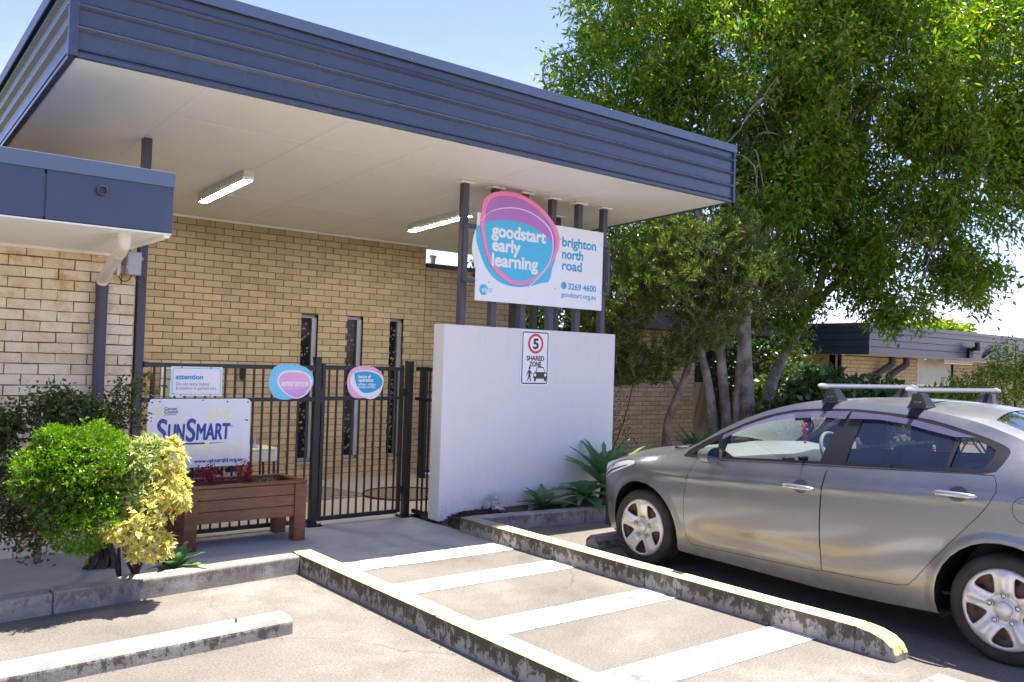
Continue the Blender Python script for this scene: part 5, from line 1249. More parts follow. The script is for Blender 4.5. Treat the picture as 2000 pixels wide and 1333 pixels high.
# ---- wheels
def wheel(u, side):
    P = lambda du, dv, dz: W(u+du, dv if side > 0 else 2*VC-dv, .318+dz)
    w = bpy.data.objects.new('wheel', None); COL.objects.link(w); w.parent = car; w.location = Vector(P(0, -.1, 0))-car.location; w.empty_display_size = .1
    def rev(prof, n=56):
        mb = MB(); mb.add([P(r*math.cos(2*math.pi*k/n), h, r*math.sin(2*math.pi*k/n)) for r, h in prof for k in range(n)], [(i*n+k, i*n+(k+1) % n, (i+1)*n+(k+1) % n, (i+1)*n+k) for i in range(len(prof)-1) for k in range(n)]); return mb
    tb_ = rev([(.225, -.19), (.24, -.012), (.262, .0), (.29, -.004), (.306, -.014), (.316, -.03), (.3185, -.05), (.312, -.052), (.312, -.058), (.319, -.06), (.3195, -.09), (.311, -.092), (.311, -.1), (.3195, -.102), (.3195, -.13), (.311, -.132), (.311, -.14), (.319, -.142), (.316, -.175), (.30, -.2), (.25, -.205)])
    for k in range(64):
        a = 2*math.pi*k/64
        for h0, h1 in ((-.048, -.022), (-.182, -.15)):
            a2 = a+.018; tb_.add([P(r*math.cos(q), h, r*math.sin(q)) for r, q, h in ((.3175, a, h0), (.3175, a2, h0), (.313, a2, h1), (.313, a, h1), (.321, a, h0), (.321, a2, h0), (.3155, a2, h1), (.3155, a, h1))], [(4, 5, 6, 7), (0, 1, 5, 4), (1, 2, 6, 5), (2, 3, 7, 6), (3, 0, 4, 7)])
    tb_.build('tyre', M['rubber'], w, smooth=True)
    rev([(.0, -.045), (.12, -.045), (.17, -.06), (.21, -.05), (.236, -.03)]).build('steel_rim', M['rust'], w, smooth=True)
    ho = MB()
    for k in range(15):
        a = 2*math.pi*k/15; ho.add([P(.172*math.cos(a)+.017*math.cos(q), -.052, .172*math.sin(a)+.017*math.sin(q)) for q in [2*math.pi*i/10 for i in range(10)]], [tuple(range(10))])
    ho.build('rim_hole', M['dark_void'], w)
    holes = []
    for k in range(5):
        a0 = 90+36+72*k; o = []
        for r, da in ((.105, -4), (.105, 4), (.135, 12.5), (.175, 17), (.200, 17.5), (.210, 13), (.213, 0), (.210, -13), (.200, -17.5), (.175, -17), (.135, -12.5)):
            o.append((r*math.cos(R(a0+da)), r*math.sin(R(a0+da))))
        holes.append(spline(o, 3))
    v2, f = fill([(.238*math.cos(R(a)), .238*math.sin(R(a))) for a in range(0, 360, 6)], holes, .012)
    r = np.hypot(v2[:, 0], v2[:, 1]); an = np.degrees(np.arctan2(v2[:, 1], v2[:, 0])); k = np.abs(((an-90+36) % 72)-36)
    h = -.012+.014*sm(.24, .222, r)*1.0-.016*sm(.21, .08, r)+.016*np.exp(-(k/9.0)**2)*sm(.06, .12, r)*sm(.225, .19, r)-.014*np.exp(-((r-.075)/.02)**2)
    mb = MB(); mb.add([P(a, b, c) for (a, c), b in zip(v2, h)], f); hc = mb.build('hubcap', M['hubcap'], w, smooth='all')
    so = hc.modifiers.new('solid', 'SOLIDIFY'); so.thickness = .012; so.offset = -1 if side > 0 else -1
    rev([(.0, .004), (.036, .002), (.046, -.006), (.05, -.02)], 28).build('centre_cap', M['hubcap'], w, smooth=True)
    nb = MB()
    for k in range(5):
        a = R(90+72*k+0); ca, sa = math.cos(a)*.082, math.sin(a)*.082
        n = 12
        for prof in ([(.020, -.02), (.0195, -.006), (.016, -.005), (.0155, -.02)], [(.011, -.02), (.0105, -.002), (0, .0)]):
            nb.add([P(ca+rr*math.cos(2*math.pi*i/n), hh, sa+rr*math.sin(2*math.pi*i/n)) for rr, hh in prof for i in range(n)], [(i*n+q, i*n+(q+1) % n, (i+1)*n+(q+1) % n, (i+1)*n+q) for i in range(len(prof)-1) for q in range(n)])
    nb.build('wheel_nut', M['alu'], w, smooth=True)
for u in (.0, 2.849):
    for side in (1, -1): wheel(u, side)
# ---- roof bars
def rack(u, tw):
    rk = MB().tube([W(u, -.19, 1.572), W(u, VC*2+.19, 1.572)], .0185, 14, flat=.65).build('roof_bar', M['bar_grey'], car, smooth=True)
    MB().box(XH+.2, XH-2*VC-.2, Y0-u-.006, Y0-u+.006, 1.582, 1.5855).build('bar_groove', M['trim'], rk)
    for s_ in (1, -1):
        P = lambda du, v, z: W(u+du, v if s_ > 0 else 2*VC-v, z)
        mb = MB(); ring_ = []
        lv = [(-.012, .092, .080, -.385, .062), (.018, .092, .078, -.38, .063), (.022, .083, .072, -.378, .056), (.066, .056, .05, -.36, .046), (.105, .040, .036, -.345, .04)]
        zb_ = float(top(u, .96)[1])-.008
        for dz, a, b, vc_, hv in lv:
            for du, dv in ((-a, -hv), (-a*.8, hv*.9), (0, hv), (b*.8, hv*.9), (b, -hv)): ring_.append(P(du, vc_+dv, zb_+dz+(.012 if du < 0 and dz == 0 else 0)*0))
        mb.add(ring_, [(i*5+k, i*5+(k+1) % 5, (i+1)*5+(k+1) % 5, (i+1)*5+k) for i in range(4) for k in range(5)]+[(0, 1, 2, 3, 4), (20, 21, 22, 23, 24)])
        ft = mb.build('rack_foot', plain('rack_plastic', (.02, .02, .022, 1), .45, vary=.1), rk, bevel=.004)
        flank('clamp_strap', [(u-.050, 1.395), (u+.030, 1.395), (u+.052, 1.50), (u-.034, 1.50)], [], M['trim'], ft, .005, s_, .02)
        MB().tube([P(0, -.155, 1.572), P(0, -.185, 1.572), P(0, -.21, 1.572), P(0, -.23, 1.572), P(0, -.26, 1.572)], [.008, .020, .025, .025, .022], 14, flat=.6).build('end_cap', plain('cap_plastic', (.20, .20, .20, 1), .4), rk, smooth=True)
        if s_ > 0:
            q = text('lettering', "prorack", .017, 0, 0, 0, M['sign_white'], ft, .05, .0003)
            co = np.empty(len(q.data.vertices)*3); q.data.vertices.foreach_get('co', co); co = co.reshape(-1, 3)+np.array(origin(ft))
            new = np.array([P(c_[0]-.025, -.317-(c_[2])*.2, zb_+.045+c_[2]) for c_ in co])-np.array(origin(ft)); q.data.vertices.foreach_set('co', new.reshape(-1)); q.data.update()
rack(1.525, 0); rack(2.165, 0)
# ---- cabin
def cabin():
    pts = []
    d = MB()
    prof = [(.22, 1.01), (.50, 1.035), (.72, 1.03), (.80, .99), (.83, .90), (.82, .60), (.30, .50)]
    n = 13; vs = []
    for j in range(n):
        s = -1+2*j/(n-1); v_ = VC+s*.74; bulge = .05*math.exp(-(s/.25)**2)+.02*math.exp(-((s-.0)/.9)**2)
        for u_, z_ in prof: vs.append(W(u_+bulge*(u_ > .6), v_, z_+.015*math.exp(-((s+.5)/.25)**2)*(z_ > .9)))
    m = len(prof)
    d.add(vs, [(j*m+i, j*m+i+1, (j+1)*m+i+1, (j+1)*m+i) for j in range(n-1) for i in range(m-1)])
    db_ = d.build('dashboard', M['dash'], car, smooth=True)
    for v_ in (VC+.62, VC+.10, VC-.10, VC-.62):
        o = MB().box(XH-v_-.06, XH-v_+.06, Y0-.90, Y0-.845, .90, .965); o.build('air_vent', M['trim'], db_, bevel=.01)
    MB().box(XH-VC-.14, XH-VC+.14, Y0-.91, Y0-.84, .60, .88).build('centre_console', M['trim'], db_, bevel=.02)
    st_ = MB(); c0 = Vector(W(1.0, VC-.40, .985))
    ax = Matrix.Rotation(R(-25), 3, 'X')
    st_.tube([c0+ax @ Vector((.185*math.cos(2*math.pi*k/32), 0, .185*math.sin(2*math.pi*k/32))) for k in range(33)], .016, 8, False)
    for a in (0, 180, 270): st_.tube([c0, c0+ax @ Vector((.18*math.cos(R(a)), 0, .18*math.sin(R(a))))], .02, 6)
    st_.blob(c0, .06, 12, (1, .5, 1)); st_.build('steering_wheel', M['dash'], car, smooth=True)
    def seat(v_, u_, wd, lab='seat'):
        mb = MB(); pr = [(u_-.10, .56), (u_+.34, .50), (u_+.40, .62), (u_+.56, 1.08), (u_+.60, 1.13), (u_+.68, 1.13), (u_+.62, .9), (u_+.52, .40), (u_-.10, .38)]
        q = [(Y0-a, b) for a, b in pr]
        mb.prism(q, XH-v_-wd/2, XH-v_+wd/2, 'x'); o = mb.build(lab, M['seat'], car, bevel=.04, seg=3)
        return o
    for v_ in (VC+.37, VC-.37):
        o = seat(v_, 1.05, .50)
        MB().box(XH-v_-.13, XH-v_+.13, Y0-1.80, Y0-1.70, 1.16, 1.345).build('headrest', M['seat'], o, bevel=.045, seg=3)
    o = seat(VC, 1.92, 1.36, 'rear_seat')
    for v_ in (VC+.38, VC-.38): MB().box(XH-v_-.13, XH-v_+.13, Y0-2.66, Y0-2.57, 1.14, 1.26).build('headrest', M['seat'], o, bevel=.04, seg=3)
    bx('parcel_shelf', 2.5, 3.2, VC-.62, VC+.62, 1.07, 1.09, M['seat'], car)
    bx('cabin_floor', .2, 3.3, VC-.78, VC+.78, .31, .33, M['dark_void'], car)
    mm_ = MB().box(XH-VC-.11, XH-VC+.11, Y0-.95, Y0-.93, 1.27, 1.335); mm_.build('rear_view_mirror', M['trim'], car, bevel=.01)
    hb = MB()
    for k in range(26): hb.blob((XH-VC+rnd.gauss(0, .012), Y0-.96+rnd.gauss(0, .012), 1.19+rnd.gauss(0, .035)), .012, 6)
    hb.tube([(XH-VC, Y0-.95, 1.27), (XH-VC, Y0-.96, 1.2)], .002, 5); hb.build('hanging_charm', M['red'], car, smooth=True)
    for side in (1, -1):
        flank('door_lining', [(.55, .93), (1.7, 1.0), (2.74, 1.06), (2.2, .45), (.6, .4)], [], M['seat'], car, -.075, side, .08)
        flank('pillar_lining', [(1.66, 1.05), (1.80, 1.06), (1.80, 1.40), (1.69, 1.40)], [], M['dash'], car, -.05, side, .06)
cabin()
# ================================================================== shrubs, plants and trees
def ellipsoid_shell(n, c, r, inner=.72):
    d = RNG.normal(size=(n, 3)); d /= np.linalg.norm(d, axis=1, keepdims=True)
    return np.array(c)+d*np.array(r)*RNG.uniform(inner, 1.0, (n, 1)), d
def stems(mb, base, tips, r0, r1, wob=.05, n=7):
    for t_ in tips:
        b, t_ = Vector(base), Vector(t_); m = (b+t_)/2+Vector((rnd.gauss(0, wob), rnd.gauss(0, wob), rnd.gauss(0, wob*.5)))
        pts = open_spline([b, m, t_], 4); k = len(pts)
        mb.tube(pts, [r0+(r1-r0)*i/(k-1) for i in range(k)], n)
def cluster_leaves(centres, per, spread, up=.3):
    C = np.repeat(np.asarray(centres, float), per, 0)
    return C+RNG.normal(0, 1, C.shape)*np.asarray(spread)

KQ = .955
def near(c): return (c[0]*KQ, c[1]*KQ, 1.68+(c[2]-1.68)*KQ)
# --- clipped bright shrub: three merged rounded masses with a tight leafy skin
t = thing('clipped_shrub', 'bright green tightly clipped shrub in front of the cream brick wall', 'shrub', (1.4, 6.5, 0))
P = []; D = []
for c, r, n in (((1.37, 6.36, .84), (.31, .32, .32), 8500), ((1.19, 6.38, .84), (.19, .26, .21), 3200), ((1.41, 6.34, .56), (.24, .28, .25), 5000), ((1.53, 6.40, .95), (.155, .24, .20), 2600), ((1.28, 6.36, 1.02), (.16, .22, .12), 1500)):
    p, d = ellipsoid_shell(n, near(c), np.array(r)*KQ, .84); p += .022*np.sin(p[:, [1, 2, 0]]*17+1)+.014*np.sin(p[:, [2, 0, 1]]*37)+.008*np.sin(p[:, [1, 0, 2]]*83); P.append(p); D.append(d+RNG.normal(0, .8, d.shape)+np.array([0, 0, .25]))
P = np.concatenate(P); D = np.concatenate(D)
leaf_mesh('foliage', P, D, RNG.uniform(.011, .030, len(P))*RNG.choice([.7, 1, 1, 1.25], len(P)), RNG.uniform(.009, .018, len(P)), M['leaf_bright'], t, .1, .3)
sh = MB(); SP = []; SD = []
for c, r, n in (((1.37, 6.36, .84), (.31, .32, .32), 70), ((1.19, 6.38, .84), (.19, .26, .21), 30), ((1.41, 6.34, .56), (.24, .28, .25), 22)):
    q, dd = ellipsoid_shell(n, near(c), np.array(r)*KQ, .93)
    for a, b in zip(q, dd):
        b = b+RNG.normal(0, .35, 3)+np.array([0, 0, .35]); b /= np.linalg.norm(b); L = rnd.uniform(.04, .11); sh.tube([tuple(a-b*.04), tuple(a+b*L)], [.0022, .0012], 4)
        m_ = int(L/.006); f = RNG.uniform(0, 1, (m_, 1)); SP.append(a+b*L*f); SD.append(rand_dirs(m_)*.9+b*.5)
sh.build('shoots', M['bark_red'], t)
SP = np.concatenate(SP); SD = np.concatenate(SD); leaf_mesh('shoot_leaves', SP, SD, RNG.uniform(.016, .036, len(SP)), RNG.uniform(.011, .02, len(SP)), M['leaf_bright'], t, .1, .3)
q, dd = ellipsoid_shell(70, near((1.33, 6.36, .76)), (.32, .33, .36), .92); leaf_mesh('dry_leaves', q, rand_dirs(70), RNG.uniform(.02, .04, 70), .016, plain('dry_shrub_leaf', (.34, .20, .07, 1), .8, vary=.3), t)
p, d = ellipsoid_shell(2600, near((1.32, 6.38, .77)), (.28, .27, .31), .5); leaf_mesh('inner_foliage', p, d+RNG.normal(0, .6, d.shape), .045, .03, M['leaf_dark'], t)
mb = MB(); stems(mb, (1.70, 7.15, 0.1), [near((1.4, 6.5, .6)), near((1.5, 6.5, .8))], .03, .012)
mb.build('trunk', M['bark_dark'], t, smooth=True)
# --- old root stump
t = thing('root_stump', 'gnarled dark root stump under the clipped shrub', 'stump', (1.78, 7.2, 0))
mb = MB()
for k in range(14):
    a = k*.46+rnd.uniform(-.2, .2); r = rnd.uniform(.07, .15)
    mb.tube(open_spline([(1.76+r*math.cos(a), 7.18+r*.8*math.sin(a), -.01), (1.76+r*.7*math.cos(a+.3), 7.18+r*.6*math.sin(a+.3), rnd.uniform(.05, .12)), (1.74+.04*math.cos(a), 7.15+.04*math.sin(a), rnd.uniform(.14, .26))], 4), [.028, .026, .024, .022, .02, .018, .016, .014, .012], 7)
mb.build('roots', M['bark_dark'], t, smooth=True)
# --- dark straggly shrub behind
t = thing('dark_shrub', 'dark straggly shrub reaching up against the cream brick wall', 'shrub', (1.4, 7.3, 0))
tips = []; mb = MB()
for _ in range(95):
    a = rnd.uniform(0, 6.28); q = rnd.random()**.6
    tips.append((1.36+.44*q*math.cos(a), 7.08+.30*q*math.sin(a), 1.05+.33*(1-q*q)*rnd.uniform(.3, 1.05)))
tips += [(1.92+rnd.gauss(0, .05), 7.2+rnd.gauss(0, .05), rnd.uniform(1.15, 1.42)) for _ in range(9)]+[(1.78+rnd.gauss(0, .05), 7.2, rnd.uniform(1.05, 1.25)) for _ in range(7)]
tips += [(1.02+rnd.gauss(0, .05), 7.0+rnd.gauss(0, .08), rnd.uniform(.85, 1.15)) for _ in range(16)]
tips += [(1.12+rnd.gauss(0, .08), 6.75+rnd.gauss(0, .1), rnd.uniform(.3, .85)) for _ in range(60)]
stems(mb, (1.36, 7.4, .5), tips[::4], .009, .0025, .06, 5); mb.tube([(1.372, 7.55, 0), (1.37, 7.5, .45), (1.36, 7.4, .8)], [.028, .024, .018], 8)
mb.build('branches', M['bark_red'], t, smooth=True)
P = cluster_leaves(tips, 44, (.058, .058, .05)); D = rand_dirs(len(P), (0, 0, .2))
leaf_mesh('foliage', P, D, RNG.uniform(.022, .045, len(P)), RNG.uniform(.016, .03, len(P)), M['leaf_dark'], t)
P = cluster_leaves(tips[-60:], 8, (.05, .05, .05)); leaf_mesh('dry_leaves', P[::6], rand_dirs(len(P[::6])), .04, .025, plain('dry_leaf', (.35, .15, .06, 1), .8, vary=.3), t)
# --- green variegated shrub and yellow one
def whorls(n, c, r, per, L, Wd, m, parent, name, shell=.75, fold=.05, front=True):
    p, d = ellipsoid_shell(n, near(c), np.array(r)*KQ, shell)
    P = np.repeat(p, per, 0); A = np.repeat(d, per, 0); q = rand_dirs(len(P)); D = A*.55+q*.8+np.array([0, 0, .18])
    nrm = A+RNG.normal(0, .25, A.shape)+np.array([0, 0, .5])
    P = P+D*.004
    return P, D, nrm
t = thing('variegated_shrub', 'fresh green variegated shrub between the clipped shrub and the yellow one', 'shrub', (1.75, 6.6, 0))
Q = [whorls(n, c, r, 7, 0, 0, None, None, '') for n, c, r in ((130, (1.74, 6.34, .88), (.15, .17, .16)), (80, (1.71, 6.32, .68), (.13, .15, .18)), (45, (1.86, 6.40, .96), (.10, .13, .10)))]
P, D, N = [np.concatenate(z) for z in zip(*Q)]
leaf_mesh('foliage', P, D, RNG.uniform(.05, .085, len(P)), RNG.uniform(.018, .03, len(P)), M['leaf_var'], t, .08, .3, N)
mb = MB(); stems(mb, (1.75, 6.65, 0), [near((1.72, 6.42, .6)), near((1.8, 6.42, .8))], .014, .006); mb.build('branches', M['bark_dark'], t)
t = thing('yellow_shrub', 'pale yellow leaved shrub leaning over the bare concrete kerb', 'shrub', (1.9, 6.7, 0))
Q = [whorls(n, c, r, 8, 0, 0, None, None, '') for n, c, r in ((62, (1.95, 6.26, .90), (.085, .13, .15)), (85, (1.91, 6.22, .72), (.14, .17, .13)), (60, (1.80, 6.18, .58), (.15, .16, .10)), (70, (1.70, 6.18, .46), (.17, .15, .085)), (56, (1.80, 6.16, .34), (.16, .13, .085)), (30, (1.60, 6.2, .47), (.10, .10, .05)), (26, (2.02, 6.24, .63), (.05, .09, .07)))]
P, D, N = [np.concatenate(z) for z in zip(*Q)]
leaf_mesh('foliage', P, D+np.array([0, 0, -.15]), RNG.uniform(.04, .068, len(P)), RNG.uniform(.018, .03, len(P)), M['leaf_yellow'], t, .08, .35, N)
mb = MB(); stems(mb, (1.915, 6.85, 0), [near(q) for q in [(1.80, 6.3, .5), (1.93, 6.35, .75), (1.93, 6.3, .9), (1.72, 6.25, .45), (1.85, 6.4, .6)]], .022, .007, .03); stems(mb, (1.895, 6.85, 0), [(1.72, 6.45, .42)], .014, .007, .02); mb.build('branches', M['bark_red'], t, smooth=True)
# --- rosette plants
def agave(t, c, n, L, Wd, up0, up1, name='leaf_rosette', seed=0, arch=.5):
    """arching strap leaves, each a folded blade of seven cross-sections"""
    r = random.Random(seed); mb = MB()
    for i in range(n):
        q = i/n; a = i*2.399+r.uniform(-.2, .2); el = R(up0+(up1-up0)*(1-q))*1.0; l = L*r.uniform(.75, 1.1)*(.75+.35*math.sin(math.pi*q*.8)); w = Wd*r.uniform(.85, 1.1)
        vs = []; p = Vector(c)+Vector((math.cos(a), math.sin(a), 0))*.02; m = 9; e = el
        for k in range(m):
            f = k/(m-1); wd = w*.5*(.35+.65*math.sin(math.pi*min(1, f*1.25)**.8) if f < .8 else 1)*(1 if f < .55 else max(.02, (1-f)/.45))
            if f < .55: wd = w*.5*(.45+.55*f/.55)
            side = Vector((-math.sin(a), math.cos(a), 0)); nv = Vector((-math.sin(e)*math.cos(a), -math.sin(e)*math.sin(a), math.cos(e)))
            vs += [p+side*wd+nv*wd*.35, p, p-side*wd+nv*wd*.35]
            p = p+Vector((math.cos(e)*math.cos(a), math.cos(e)*math.sin(a), math.sin(e)))*l/(m-1)
            e -= R(arch*60)/(m-1)*(1.3-q*.6)
        mb.add(vs, [(k*3+j, k*3+j+1, k*3+j+4, k*3+j+3) for k in range(m-1) for j in range(2)])
    return mb.build(name, M['leaf_agave'], t, smooth='all')
t = thing('agave_plant', 'small green agave rosette beside the planter behind the bare kerb', 'agave', (2.06, 6.44, 0)); agave(t, (2.06, 6.42, .10), 15, .25, .12, 0, 75, seed=3, arch=.6)
MB().tube([(2.06, 6.42, 0), (2.06, 6.42, .11)], .03, 8).build('stem', M['bark_dark'], t)
t = thing('agave_plant', 'low green agave nearest the cherub by the white wall', 'agave', (6.12, 7.05, .1)); agave(t, (6.14, 7.06, .13), 14, .36, .15, 0, 75, seed=5, arch=.75)
t = thing('agave_plant', 'tall grey green agave at the right end of the white wall', 'agave', (6.95, 7.0, .1)); agave(t, (6.98, 6.98, .30), 22, .72, .19, 25, 88, seed=8, arch=.6)
MB().tube([(6.95, 7.0, .1), (6.98, 6.98, .34)], .04, 8).build('stem', M['bark_dark'], t)
t = thing('agave_plant', 'drooping green agave hanging over the garden kerb beside the car', 'agave', (6.65, 6.9, .1)); agave(t, (6.63, 6.92, .22), 18, .42, .17, -10, 70, seed=12, arch=1.1)
t = thing('agave_plant', 'green agave behind the nose of the grey car', 'agave', (7.5, 6.9, .1)); agave(t, (7.45, 6.9, .35), 16, .5, .17, 10, 80, seed=15, arch=.7)
for (x, y, z, l) in ((9.9, 8.0, .75, 'pointed agave between the bottlebrush trunk and the big tree'), (10.7, 7.5, .9, 'pointed agave at the foot of the big tree trunks'), (12.2, 6.2, .72, 'broad agave beyond the far windows of the grey car')):
    t = thing('agave_plant', l, 'agave', (x, y, .1)); agave(t, (x, y, z-.4), 16, .62, .17, 20, 85, seed=int(x*10), arch=.3)
    MB().tube([(x, y, 0), (x, y, z-.36)], .05, 8).build('stem', M['bark_dark'], t)

# --- trees: recursive limbs, foliage hung on the twig ends
def limb(mb, p, d, L, r, depth, tips, bend=.18, split=(2, 3), upb=.10, ratio=.72, seg=5, rmin=.008, keep=None):
    pts = [Vector(p)]; d = Vector(d).normalized(); rad = [r]
    for i in range(seg):
        d = (d+Vector((rnd.gauss(0, bend), rnd.gauss(0, bend), rnd.gauss(0, bend)))*.45+Vector((0, 0, upb))*.4).normalized()
        pts.append(pts[-1]+d*L/seg); rad.append(r*(1-(i+1)/seg*.38))
        if depth <= 2: tips.append((pts[-1].copy(), d.copy(), depth))
    mb.tube(pts, rad, 9 if r > .04 else 5)
    if depth == 0: return
    for k in range(rnd.choice(split)):
        ax = d.orthogonal().normalized(); ax.rotate(Matrix.Rotation(rnd.uniform(0, 6.28), 3, d)) if False else None
        a = rnd.uniform(0, 6.28); o1 = d.orthogonal().normalized(); o2 = d.cross(o1)
        sp = rnd.uniform(.35, .85)
        nd = (d+(o1*math.cos(a)+o2*math.sin(a))*sp)
        q = pts[-1] if k == 0 else pts[rnd.choice((seg-1, seg-2, seg))]
        limb(mb, q, nd, L*ratio*rnd.uniform(.8, 1.15), max(rmin, rad[-1]*.72), depth-1, tips, bend, split, upb, ratio, seg, rmin)

def hang_leaves(tips, per, spread, L, Wd, m, parent, name, droop=-.55, curl=.2, nb=.5):
    C = np.array([tuple(t_[0]) for t_ in tips]); T = np.array([tuple(t_[1]) for t_ in tips])
    f = RNG.uniform(-1, .6, (len(C)*per, 1)); P = np.repeat(C, per, 0)+np.repeat(T, per, 0)*f*spread[0]*1.6+RNG.normal(0, 1, (len(C)*per, 3))*np.array(spread)*.62+np.array([0, 0, -.25])*np.abs(f)*spread[0]
    D = np.repeat(T, per, 0)*.35+rand_dirs(len(P), (0, 0, droop), .75)
    return leaf_mesh(name, P, D, RNG.uniform(L*.7, L*1.25, len(P)), RNG.uniform(Wd*.75, Wd*1.2, len(P)), m, parent, .12, curl)

def crown_tips(blobs, n, inner=.15):
    """twig ends spread through the volume of several leaf masses"""
    out = []; vol = lambda r: (r[0]*r[1]*r[2])**.78; tot = sum(vol(b[1]) for b in blobs)
    for c, r in blobs:
        k = int(n*vol(r)/tot)
        d = RNG.normal(size=(k, 3)); d /= np.linalg.norm(d, axis=1, keepdims=True)
        q = RNG.uniform(inner, 1, (k, 1))**.45
        p = np.array(c)+d*q*np.array(r)
        out += [(Vector(a), Vector(b)) for a, b in zip(p, d)]
    return out

rnd.seed(21); RNG = np.random.default_rng(21)
bt = thing('shade_tree', 'big multi trunked shade tree with drooping leaves between the canopy and the right building', 'tree', (11.4, 8.3, 0))
trunk = MB()
def bole(pts, r0, r1):
    p = open_spline(pts, 5); trunk.tube(p, [r0+(r1-r0)*i/(len(p)-1) for i in range(len(p))], 14); return p[-1], (p[-1]-p[-3]).normalized(), r1
ends = [bole([(11.3, 8.25, -.1), (11.32, 8.22, .8), (11.24, 8.28, 2.6), (11.36, 8.15, 4.2), (11.5, 8.0, 5.8)], .125, .065),
        bole([(11.12, 8.42, -.1), (11.08, 8.45, .8), (10.92, 8.55, 2.3), (10.7, 8.75, 3.9), (10.3, 9.1, 5.2)], .095, .045),
        bole([(11.22, 8.36, -.1), (11.2, 8.36, 1.0), (11.22, 8.3, 2.3), (11.15, 8.3, 3.6), (11.2, 8.25, 5.0)], .075, .04),
        bole([(10.95, 8.5, -.1), (10.86, 8.6, 1.2), (10.72, 8.75, 2.1), (10.5, 8.9, 3.2)], .085, .04),
        bole([(12.35, 8.7, -.1), (12.43, 8.65, 1.18), (12.61, 8.49, 1.9), (12.98, 8.17, 2.85), (13.14, 8.0, 3.8), (13.5, 7.7, 5.3)], .112, .05),
        bole([(12.98, 8.17, 2.8), (13.3, 7.9, 3.2), (13.9, 7.4, 3.9), (14.6, 6.8, 4.6)], .07, .035),
        bole([(11.3, 8.2, 3.4), (11.6, 7.95, 4.2), (12.1, 7.5, 5.2), (12.8, 6.9, 6.2)], .075, .04),
        bole([(10.95, 8.55, 2.2), (10.5, 9.0, 3.6), (9.9, 9.7, 4.6), (9.3, 10.3, 5.4)], .06, .03)]
tips = []
for p, d, r in ends[:-1]: limb(trunk, p, d, 1.5, r, 3, tips, .35, (2, 3), .12, .74, 5, .008)
BL = [((11.4, 8.3, 6.3), (1.9, 1.9, 1.5)), ((9.9, 9.7, 6.1), (1.45, 1.4, 1.1)), ((10.2, 9.3, 7.8), (1.7, 1.6, 1.3)), ((12.9, 7.0, 6.6), (1.8, 1.7, 1.5)), ((13.9, 6.6, 5.0), (1.4, 1.3, 1.1)), ((12.4, 7.6, 8.2), (2.0, 1.9, 1.4)), ((13.7, 7.0, 3.7), (1.15, 1.0, .85)), ((14.9, 5.9, 4.6), (.7, .7, .7)), ((11.6, 8.4, 4.7), (1.3, 1.2, .8)), ((9.4, 10.3, 5.2), (.9, .9, .5)), ((14.7, 5.9, 7.0), (1.5, 1.5, 1.3)), ((13.35, 7.3, 2.95), (.7, .6, .45)), ((10.7, 9.6, 3.6), (1.2, 1.0, .9)), ((12.3, 8.6, 4.2), (1.0, .9, 1.1)), ((13.1, 8.2, 4.3), (.8, .7, .9)), ((12.3, 8.9, 3.0), (.8, .7, .8)), ((11.5, 7.6, 5.3), (1.0, .9, .7)), ((12.9, 8.6, 3.3), (.7, .6, .6)), ((14.3, 6.4, 3.4), (.6, .6, .45)), ((15.2, 5.3, 5.6), (1.0, 1.0, 1.0)), ((13.3, 7.6, 3.6), (.9, .7, .7)), ((13.75, 7.0, 2.75), (.55, .5, .4)), ((14.6, 6.2, 5.4), (1.0, 1.0, .9)), ((12.9, 7.9, 4.9), (.9, .8, .8)), ((11.2, 7.8, 4.4), (.9, .6, .7)), ((12.0, 7.5, 4.6), (.8, .6, .7)), ((13.45, 6.9, 2.75), (.7, .5, .4)), ((14.3, 6.2, 3.2), (.8, .6, .5)), ((15.45, 5.0, 3.75), (.4, .4, .7)), ((12.8, 7.4, 3.6), (.6, .5, .6)), ((12.6, 8.3, 2.55), (.6, .5, .5))]
# boughs reaching out into each leaf mass
for c, r in BL:
    e = min(ends, key=lambda q: (q[0]-Vector(c)).length)
    for _ in range(3):
        d = Vector((rnd.gauss(0, 1), rnd.gauss(0, 1), rnd.gauss(0, 1)+.6)).normalized(); tgt = Vector(c)+Vector((d.x*r[0], d.y*r[1], d.z*r[2]))*.75
        m_ = e[0].lerp(tgt, .5)+Vector((rnd.gauss(0, .25), rnd.gauss(0, .25), .25)); pp_ = open_spline([e[0].lerp(ends[0][0], .0), m_, tgt], 5)
        trunk.tube(pp_, [.024-.02*i/(len(pp_)-1) for i in range(len(pp_))], 6)
trunk.build('trunk', M['bark'], bt, smooth=True)
ct = crown_tips(BL, 7200)
# leave gaps: drop whole pockets of twigs
gaps = [(RNG.uniform([8.5, 5.5, 3], [15.5, 11, 9]), RNG.uniform(.22, .52)) for _ in range(90)]
ct = [q for q in ct if all((np.array(q[0])-g).dot(np.array(q[0])-g) > r*r for g, r in gaps)]
hang_leaves(ct, 21, (.13, .13, .13), .128, .041, M['leaf_tree'], bt, 'crown', -.42)
upper_tips = [q for q in ct if q[0].z > 5.2 or q[1].z > .35]  # paler leaves on high twigs and the upper side of each mass
hang_leaves(upper_tips, 10, (.14, .14, .12), .115, .036, M['leaf_tree_young'], bt, 'young_foliage', -.3)
tw = MB()
for q in ct[::4]:
    b = q[0]-q[1]*.45+Vector((0, 0, -.15)); tw.tube([b, (b+q[0])/2+Vector((rnd.gauss(0, .05), rnd.gauss(0, .05), .05)), q[0]], [.009, .006, .003], 4, False)
tw.build('twigs', M['bark'], bt)

